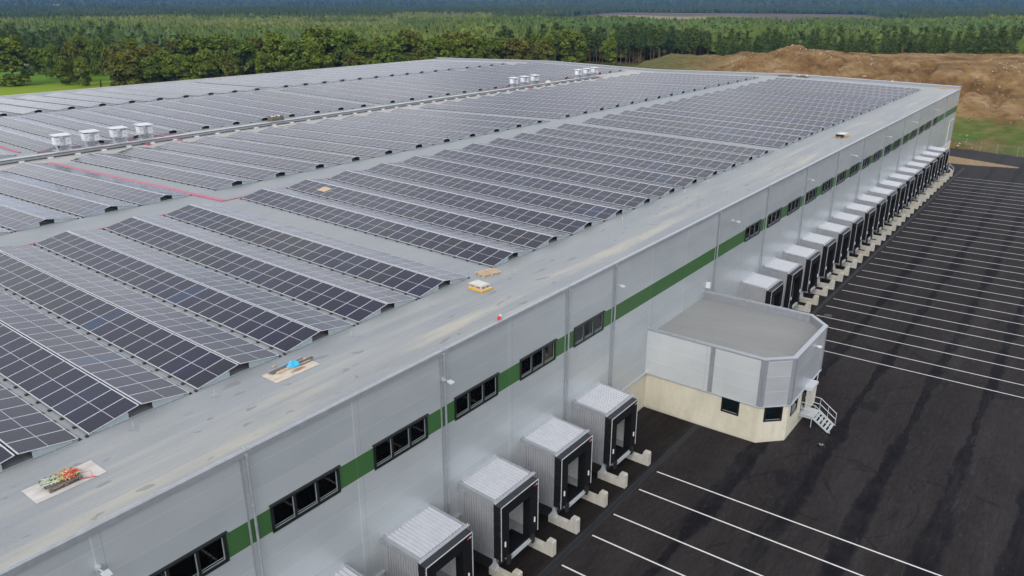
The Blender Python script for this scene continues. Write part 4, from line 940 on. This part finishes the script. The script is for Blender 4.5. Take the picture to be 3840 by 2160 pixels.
def leaves(points, size, rng_, flat=.6):
    n = len(points); a1 = rng_.normal(size=(n, 3)); a1[:, 2] *= flat; a1 /= np.linalg.norm(a1, axis=1)[:, None]
    a2 = np.cross(a1, rng_.normal(size=(n, 3))); a2 /= np.linalg.norm(a2, axis=1)[:, None]
    s = size*(.6+.8*rng_.random((n, 1)))
    co = np.stack([points-a1*s-a2*s*.6, points+a1*s-a2*s*.5, points+a1*s*.8+a2*s*.6, points-a1*s*.7+a2*s*.7], 1)
    return co.reshape(-1, 3)
def crown_broad(seed, h=15., wd=10., base=.03):
    g = np.random.default_rng(seed); nb = 46
    cen = []; 
    for i in range(nb):
        f = g.random()**.8; z = h*(base+.04+(.86-base)*f); rad = wd/2*math.sqrt(max(.05, 1-((f-.40)/.68)**2))
        a_ = g.random()*6.283; q = rad*math.sqrt(g.random())*.82; cen.append((q*math.cos(a_), q*math.sin(a_), z, wd*(.11+.09*g.random())))
    pts = []; lf = []
    for (x, y, z, r) in cen:
        n = int(110*(r/1.5)**1.5)+40; d = g.normal(size=(n, 3)); d /= np.linalg.norm(d, axis=1)[:, None]; d[:, 2] = np.abs(d[:, 2])*1.1-.35
        pts.append(np.array([x, y, z])+d*r*(.75+.35*g.random((n, 1)))); lf.append(np.full(n, g.random())*.6+.4*g.random(n))
    pts = np.concatenate(pts); lf = np.repeat(np.concatenate(lf), 4)
    co = leaves(pts, .40, g); fc = np.arange(len(co)).reshape(-1, 4)
    return np_mesh('crown', co, fc, 4, [MLEAF], {'leaf': lf})
def crown_pine(seed, h=17., wd=5.5, base=.5, spruce=False):
    g = np.random.default_rng(seed); pts = []; lf = []
    nt_ = 15
    for i in range(nt_):
        f = i/(nt_-1.); z = h*(base+(1-base)*f); rad = wd/2*((1-f)*.95+.08) if spruce else wd/2*(.45+.75*math.sin(math.pi*min(1, f*.9+.15)))*(1-.5*f)
        for j in range(6):
            a_ = g.random()*6.283; n = 26; s = g.random((n, 1)); dirv = np.array([math.cos(a_), math.sin(a_), -.15 if spruce else .15])
            p = np.array([0, 0, z])+dirv*rad*s*(.7+.5*g.random())+g.normal(size=(n, 3))*np.array([.35, .35, .18])*(.5+s); pts.append(p); lf.append(np.full(n, g.random())*.6+.4*g.random(n))
    pts = np.concatenate(pts); lf = np.repeat(np.concatenate(lf), 4); co = leaves(pts, .27, g, .5)
    return np_mesh('crown', co, np.arange(len(co)).reshape(-1, 4), 4, [MPINE], {'leaf': lf})
def trunk(h, r, mat, seed, limbs=6, lo=.3):
    q = random.Random(seed); m = MB(); p = Vector((0, 0, -.5)); n = 5; pts = [p]
    for i in range(n): p = p+Vector((q.gauss(0, .12), q.gauss(0, .12), (h+.5)/n)); pts.append(p)
    for i in range(n): m.bar(pts[i], pts[i+1], r*(1-i/n*.8), 7, r*(1-(i+1)/n*.8))
    for i in range(limbs):
        z = h*(lo+(.9-lo)*i/limbs); a_ = q.random()*6.28; l = h*.16; m.bar((0, 0, z), (math.cos(a_)*l, math.sin(a_)*l, z+l*.7), r*.35, 5, r*.1)
    return m.mesh('trunk', mat)
BRO = [crown_broad(s, 15, w_) for s, w_ in ((1, 10), (2, 11.5), (3, 9), (4, 12), (5, 8))]
BRR = []
for me in BRO:
    c_ = me.copy(); c_.materials.clear(); c_.materials.append(MLEAFR); BRR.append(c_)
PIN = [crown_pine(s, 17, 5.5, .52) for s in (11, 12, 13)]
SPR = [crown_pine(s, 15, 5.5, .10, True) for s in (21, 22)]; LPI = [crown_pine(s, 17, 8.5, .12) for s in (31, 32, 33)]
TB = [trunk(12.5, .28, MBARK, s) for s in (1, 2)]; TP = [trunk(16.5, .17, MBARKP, s, 5, .6) for s in (3, 4, 5)]
def tree(name, x, y, h, w_, crown, tr__, h0, label, cat, group, rs_, mat=None):
    z = float(ground(x, y)[0, 0]); r = empty(name, (x, y, z-.1), (0, 0, rs_.random()*6.28), label, cat, group)
    s = h/h0; r.scale = (s*w_, s*w_, s); obj('trunk', tr__, r); obj('crown', crown, r); return r
q = random.Random(5)
# leafy trees around the field and behind the roof edge, left to right: (column, range, height, width factor, russet)
BL = [(30, 352, 17.5, 1.75, 0), (70, 400, 13, 1, 0), (128, 400, 9, 1.1, 0), (160, 398, 9.5, 1.0, 0), (192, 374, 12, .8, 0), (222, 344, 8.8, .9, 0), (262, 352, 14, .75, 1), (296, 336, 9, .8, 0), (300, 392, 15.5, .8, 0),
      (345, 385, 15.0, .7, 0), (372, 380, 14, .7, 0), (250, 410, 13, .9, 0), (205, 420, 13, .9, 0), (425, 340, 14, .85, 1), (455, 322, 12.5, 1.1, 1), (505, 330, 14.5, 1.1, 1), (540, 322, 10, .95, 0), (480, 372, 15, .9, 0), (560, 350, 13.5, .9, 1), (600, 335, 11.5, 1, 0), (650, 345, 15.5, .9, 1), (645, 320, 11, 1, 0),
      (700, 318, 10.5, .9, 0), (730, 340, 18, 1.0, 0), (760, 318, 13, .9, 0), (820, 335, 17.8, 1.05, 0), (850, 312, 12, .9, 1), (905, 330, 16.5, .95, 0), (950, 335, 17, 1.0, 1), (985, 312, 13, 1, 0), (1035, 335, 18.0, 1.0, 0), (1085, 322, 15, 1.05, 0), (1130, 318, 15.5, 1.0, 0), (1175, 318, 15, .9, 0), (1205, 345, 18.3, 1.2, 0), (1265, 340, 17.5, 1.0, 0), (1300, 345, 17.6, 1.0, 0), (1310, 322, 10.5, .9, 1),
      (1355, 350, 14.5, .9, 1), (1385, 335, 13.5, 1.0, 0), (1425, 345, 15.5, .9, 1), (1470, 335, 15.5, .9, 0), (1500, 342, 15, .8, 0), (1540, 340, 17.3, .9, 1), (1590, 340, 13.5, 1, 0), (1640, 342, 14.8, .9, 0), (1680, 350, 16.2, .8, 1), (1712, 345, 14, 1, 0), (1745, 355, 16.5, .9, 1), (1780, 350, 15, 1.0, 0), (1805, 358, 15, .9, 0),
      (1850, 365, 14, 1, 0), (1935, 365, 13.5, 1, 1), (1975, 372, 13, .9, 1), (2010, 385, 14.5, .9, 0), (2050, 380, 13.5, 1, 0), (2095, 392, 16, 1.1, 0), (2150, 395, 15, 1, 0), (2035, 372, 12.5, .9, 1), (2285, 400, 12.5, .95, 0), (2395, 430, 14, .8, 0), (1895, 372, 14.5, .95, 0), (2180, 405, 12.5, .8, 0)]
BL = [(u, r*1.03, 31-(31-h)*math.cos(th(u))*1.03, w_*(1.08 if u > 420 else .85), k) if u < 1000 else (u, r, h*1.13, w_*1.1, k) for u, r, h, w_, k in BL if (u, r) not in ((70, 400), (205, 420), (250, 410))]; BL.sort()
for i, (u, r, h, w_, rus) in enumerate(BL):
    x, y = at(u, r); c_ = (BRR if rus else BRO)[q.randrange(5)]
    lb = '%s leafy tree, %s from the left in the tree belt behind the roof' % ('russet-tinged' if rus else 'green', ordw(i))
    tree('broadleaf_tree', x, y, h, w_, c_, TB[i % 2], 15, lb, 'tree', 'leafy trees behind the roof', q)
PL = [(1870, 372, 17), (1890, 395, 19), (1915, 400, 17), (1985, 395, 18), (2035, 402, 19.5), (2085, 405, 20), (2105, 425, 18)]
for i in range(58):
    u = 2185+i*8.2+q.gauss(0, 4)
    if 2262 < u < 2312 and q.random() < .8: continue
    PL.append((u, 408+q.random()*38, 14.5+3.5*q.random()))
PL += [(2300+q.random()*200, 440+q.random()*20, 17+2*q.random()) for _ in range(14)]
PL += [(2700+i*15.5+q.gauss(0, 6), 368+q.random()*34, 8.5+5.5*q.random()) for i in range(72)]
PL += [(2700+i*19+q.gauss(0, 8), 405+q.random()*20, 12+5*q.random()) for i in range(60)]
PL += [(20+i*13+q.gauss(0, 5), 430+q.random()*110, 13+6*q.random()) for i in range(44)]
PL.sort()
for i, (u, r, h) in enumerate(PL):
    x, y = at(u, r); sp = u > 2680 and q.random() < .4
    lb = '%s pine at the forest edge, %s from the left' % (('tall bare-trunked' if 700 < u < 2700 else 'green'), ordw(i))
    tree('pine_tree', x, y, h, .95, (PIN if 700 < u < 2700 or i % 9 == 0 else LPI)[i % 3], TP[i % 3], 17, lb, 'pine tree', 'pines standing at the forest edge', q)
# the forest behind: one mass of small conifers
def forest(name, n_try, r0, r1, sides, tiers, hmin, hmax, wfac, avoid, seed, label, thmin=-.68, thmax=.68):
    g = np.random.default_rng(seed)
    rr_ = np.sqrt(g.random(n_try)*(r1**2-r0**2)+r0**2); tt = thmin+(thmax-thmin)*g.random(n_try)
    X = CX+rr_*np.cos(HEAD-tt); Y = CY+rr_*np.sin(HEAD-tt); uu = 1920+np.tan(tt)*F/.957
    keep = ~avoid(uu, rr_, X, Y); X, Y, rr_, tt, uu = X[keep], Y[keep], rr_[keep], tt[keep], uu[keep]
    Zg = height(tt[:, None], rr_[:, None])[2][:, 0]; n = len(X)
    stand = fbm(X/160, Y/160, 3, 50); hh = (hmin+(hmax-hmin)*stand)*(.68+.5*g.random(n)); ww = hh*wfac*(.8+.5*g.random(n))
    ang = g.random(n)*6.283; V = []; 
    nring = tiers*2; lv = []
    k = np.arange(sides)/sides*2*math.pi
    rd_ = (g.random(n) < .15+.7*sm(fbm(X/70, Y/70, 3, 91), .42, .58))[:, None]*1.0
    CON = {4: [(.16, 1.05), (.42, .30), (.36, .85), (.62, .24), (.56, .62), (.80, .18), (.74, .42), (1, .04)], 2: [(.12, 1.0), (.60, .45), (.52, .70), (1, .05)], 1: [(.1, 1.0), (1, .15)]}[tiers]
    ROU = {4: [(.20, .45), (.42, .90), (.40, .95), (.62, 1.05), (.60, 1.0), (.82, .80), (.80, .78), (.98, .18)], 2: [(.12, .8), (.60, 1.0), (.58, .95), (.97, .25)], 1: [(.1, 1.0), (.95, .4)]}[tiers]
    for (fc_, rc_), (fr_, rr2) in zip(CON, ROU):
        f_ = fc_*(1-rd_)+fr_*rd_; rd = rc_*(1-rd_)+rr2*1.1*rd_
        jit = 1+(g.random((n, sides))-.5)*.9; zj = (g.random((n, sides))-.5)*.12
        k2 = ang[:, None]+k+g.random((n, 1))*.5; cxj = g.normal(size=(n, 1))*.06*ww[:, None]; cyj = g.normal(size=(n, 1))*.06*ww[:, None]
        ax = X[:, None]+cxj+np.cos(k2)*ww[:, None]/2*rd*jit; ay = Y[:, None]+cyj+np.sin(k2)*ww[:, None]/2*rd*jit
        V.append(np.stack([ax, ay, Zg[:, None]+hh[:, None]*(f_+zj)], -1)); lv.append(np.clip(g.random((n, 1))*.5+.5*g.random((n, sides)), 0, 1))
    V = np.stack(V, 1); lv = np.stack(lv, 1)          # n, rings, sides, 3
    idx = np.arange(n*nring*sides).reshape(n, nring, sides); F_ = []
    for ti in range(tiers):
        a_ = idx[:, 2*ti]; c_ = idx[:, 2*ti+1]; F_.append(np.stack([a_, np.roll(a_, -1, 1), np.roll(c_, -1, 1), c_], -1).reshape(-1, 4))
    F_ = np.concatenate(F_)
    tint_sun = np.clip(.9*sm(fbm(X/120, Y/300, 4, 77), .38, .66)*.8+.35*g.random(n), 0, 1)
    tint_sun = np.where((uu < 1500) & (rr_ > 640) & (rr_ < 900) & (fbm(X/90, Y/200, 3, 78) > .36), 1.75, tint_sun)  # sunlit stretch of forest painted in as yellow-green colour
    tint_sun = np.where((uu > 1480) & (uu < 1850) & (rr_ > 900) & (rr_ < 1250), 1.7, tint_sun)  # another painted sunny patch, farther back
    tint_sun = np.repeat(tint_sun, nring*sides)
    me = np_mesh(name, V.reshape(-1, 3), F_, 4, [MFOR if 'near' in name else MFAR], {'tint_sun': tint_sun, 'leaf': lv.ravel()})
    return tag(obj(name, me), label, 'forest', None, 'stuff')
def av1(u, r, X, Y):
    edge = np.interp(u, [0, 140, 150, 900, 1000, 1850, 2150, 2700, 2760, 3250, 3840], [600, 640, 500, 450, 380, 400, 430, 445, 400, 395, 400])
    return (r < edge) | ((u > 2230) & (u < 3300) & (r > 720+np.clip((u-2600)*.35, 0, 300)+70*np.sin(u/70.)+np.clip((2400-u)*3, 0, 400)))
def av2(u, r, X, Y):
    return ((u > 2000) & (u < 3500) & (r > 760+(3500-u)*.0) & (r < np.interp(u, [2000, 2300, 3200, 3500], [1000, 2150, 2080, 900])))
forest('near_forest', 30000, 350, 950, 7, 4, 9, 20, .40, av1, 1, 'dense green conifer forest beyond the roof and the earth mounds')
forest('far_forest', 70000, 850, 2900, 5, 2, 9, 18, .55, av2, 2, 'distant blue-green forest stretching beyond the pale bog')
forest('horizon_forest', 42000, 2800, 7600, 4, 1, 16, 34, 1.1, lambda u, r, X, Y: u < -9e9, 3, 'bluish forested hills along the top of the view')
# bushes near the field edge, small spruce, houses
for i, (u, r) in enumerate([(558, 300), (585, 305), (625, 300), (690, 300), (410, 372), (1000, 300), (1240, 305)]):
    x, y = at(u, r); tree('bush', x, y, 3.2, 1.3, BRO[i % 5], TB[0], 15, 'low round green bush along the field, %s from the left' % ORD[i], 'bush', 'bushes by the field edge', q)
x, y = at(355, 335); tree('spruce_tree', x, y, 3.0, 1, SPR[0], TB[0], 15, 'single small spruce standing in the bright green field', 'spruce', None, q)
MHW = simple('white_render', (.75, .74, .72), .8); MHR = simple('house_roof', (.20, .16, .15), .8)
for i, (u, r, s, lb) in enumerate([(236, 2550, 14, 'white distant house among dark trees, nearer of the left pair'), (168, 3400, 13, 'white distant farmhouse far left below the blue hills'), (870, 3500, 12, 'tiny white house far away at top of the forest'), (905, 3650, 14, 'tiny pale house with long roof beside another far house')]):
    x, y = at(u, r); z = float(ground(x, y)[0, 0]); h = empty('house', (x, y, z+6), (0, 0, HEAD+1.4), lb, 'house', 'distant houses')
    MB().box(-s, -5, 0, s, 5, 7).build('wall', MHW, h); MB().prism([(-6, 7), (6, 7), (0, 12)], -s-.5, s+.5, 0).build('roof', MHR, h)
    MB().box(-2, -5.1, 0, -1, -5.02, 2.2).build('door', MHR, h)
# rubble scattered over the mounds
g = np.random.default_rng(8); co = []; fc = []; n0 = 0
ico = np.array([(0, 0, 1), (.9, 0, .3), (.28, .85, .35), (-.72, .52, .3), (-.7, -.5, .35), (.28, -.85, .3), (0, 0, -.6)])
ifc = [(0, 1, 2), (0, 2, 3), (0, 3, 4), (0, 4, 5), (0, 5, 1), (6, 2, 1), (6, 3, 2), (6, 4, 3), (6, 5, 4), (6, 1, 5)]
spots = [(2790, 292, 40, 14, 60), (2800, 300, 25, 10, 60), (3010, 296, 90, 12, 150), (3250, 283, 45, 12, 90), (2950, 305, 60, 6, 60), (3320, 250, 30, 8, 50), (3760, 262, 45, 12, 80), (3800, 292, 40, 10, 50), (3700, 214, 60, 8, 10), (3900, 226, 20, 3, 12), (2600, 330, 90, 25, 40), (3330, 330, 300, 20, 60), (3690, 199, 30, 1.5, 16)]
cs = []
for (u, r, su, sr, k_) in spots: cs += [(g.normal(u, su), g.normal(r, sr), g.random()) for _ in range(k_)]
for (u, r, s_) in cs:
    x, y = at(u, r); z = float(ground(x, y)[0, 0]); s_ = .10+.38*s_**4
    p = ico*s_*(.7+.6*g.random((7, 3)))+np.array([x, y, z+s_*.1]); co.append(p); fc += [tuple(n0+i for i in f_) for f_ in ifc]; n0 += 7
MROCK = simple('pale_rock', (.42, .35, .25), .9, 0, .3, 1)
tag(obj('rubble', np_mesh('rubble', np.concatenate(co), np.array(fc), 3, [MROCK])), 'pale broken rocks scattered over the brown earth mounds', 'rubble', None, 'stuff')
# fence at the end of the yard
fe = empty('wire_fence', (183.9, -14.2, 0), label='thin wire mesh fence with slim steel posts at the end of the yard', cat='fence')
fp = [(191.5, 3.5), (188.8, -1.5), (186.6, -4.6), (185.3, -7.9), (183.8, -11.8), (182.2, -16), (180.6, -20)]
MB().build
for (x, y) in fp: MB().bar((x-183.9, y+14.2, -.2), (x-183.9, y+14.2, 2.2), .035, 6).build('post', MFENCE, fe)
mb = MB()
for (x, y), (x2, y2) in zip(fp, fp[1:]):
    for i in range(9): z = .1+i*.25; mb.bar((x-183.9, y+14.2, z), (x2-183.9, y2+14.2, z), .006, 3)
    for i in range(1, 22): f_ = i/22; mb.bar((x-183.9+(x2-x)*f_, y+14.2+(y2-y)*f_, .1), (x-183.9+(x2-x)*f_, y+14.2+(y2-y)*f_, 2.1), .004, 3)
mb.build('wire_mesh', MFENCE, fe)
# ------------------------------------------------------------------ air
HZ = bpy.data.materials.new('air'); HZ.use_nodes = True; t = HZ.node_tree; t.nodes.clear()
pv = N(t, 'ShaderNodeVolumePrincipled'); pv.inputs['Color'].default_value = (.18, .40, 1, 1); pv.inputs['Density'].default_value = .000085; pv.inputs['Anisotropy'].default_value = .2
om = N(t, 'ShaderNodeOutputMaterial'); t.links.new(pv.outputs[0], om.inputs['Volume'])
tag(MB().box(-13000, -13000, -60, 13000, 13000, 330).build('haze', HZ), 'thin bluish haze over the distant forest', 'haze', None, 'stuff')
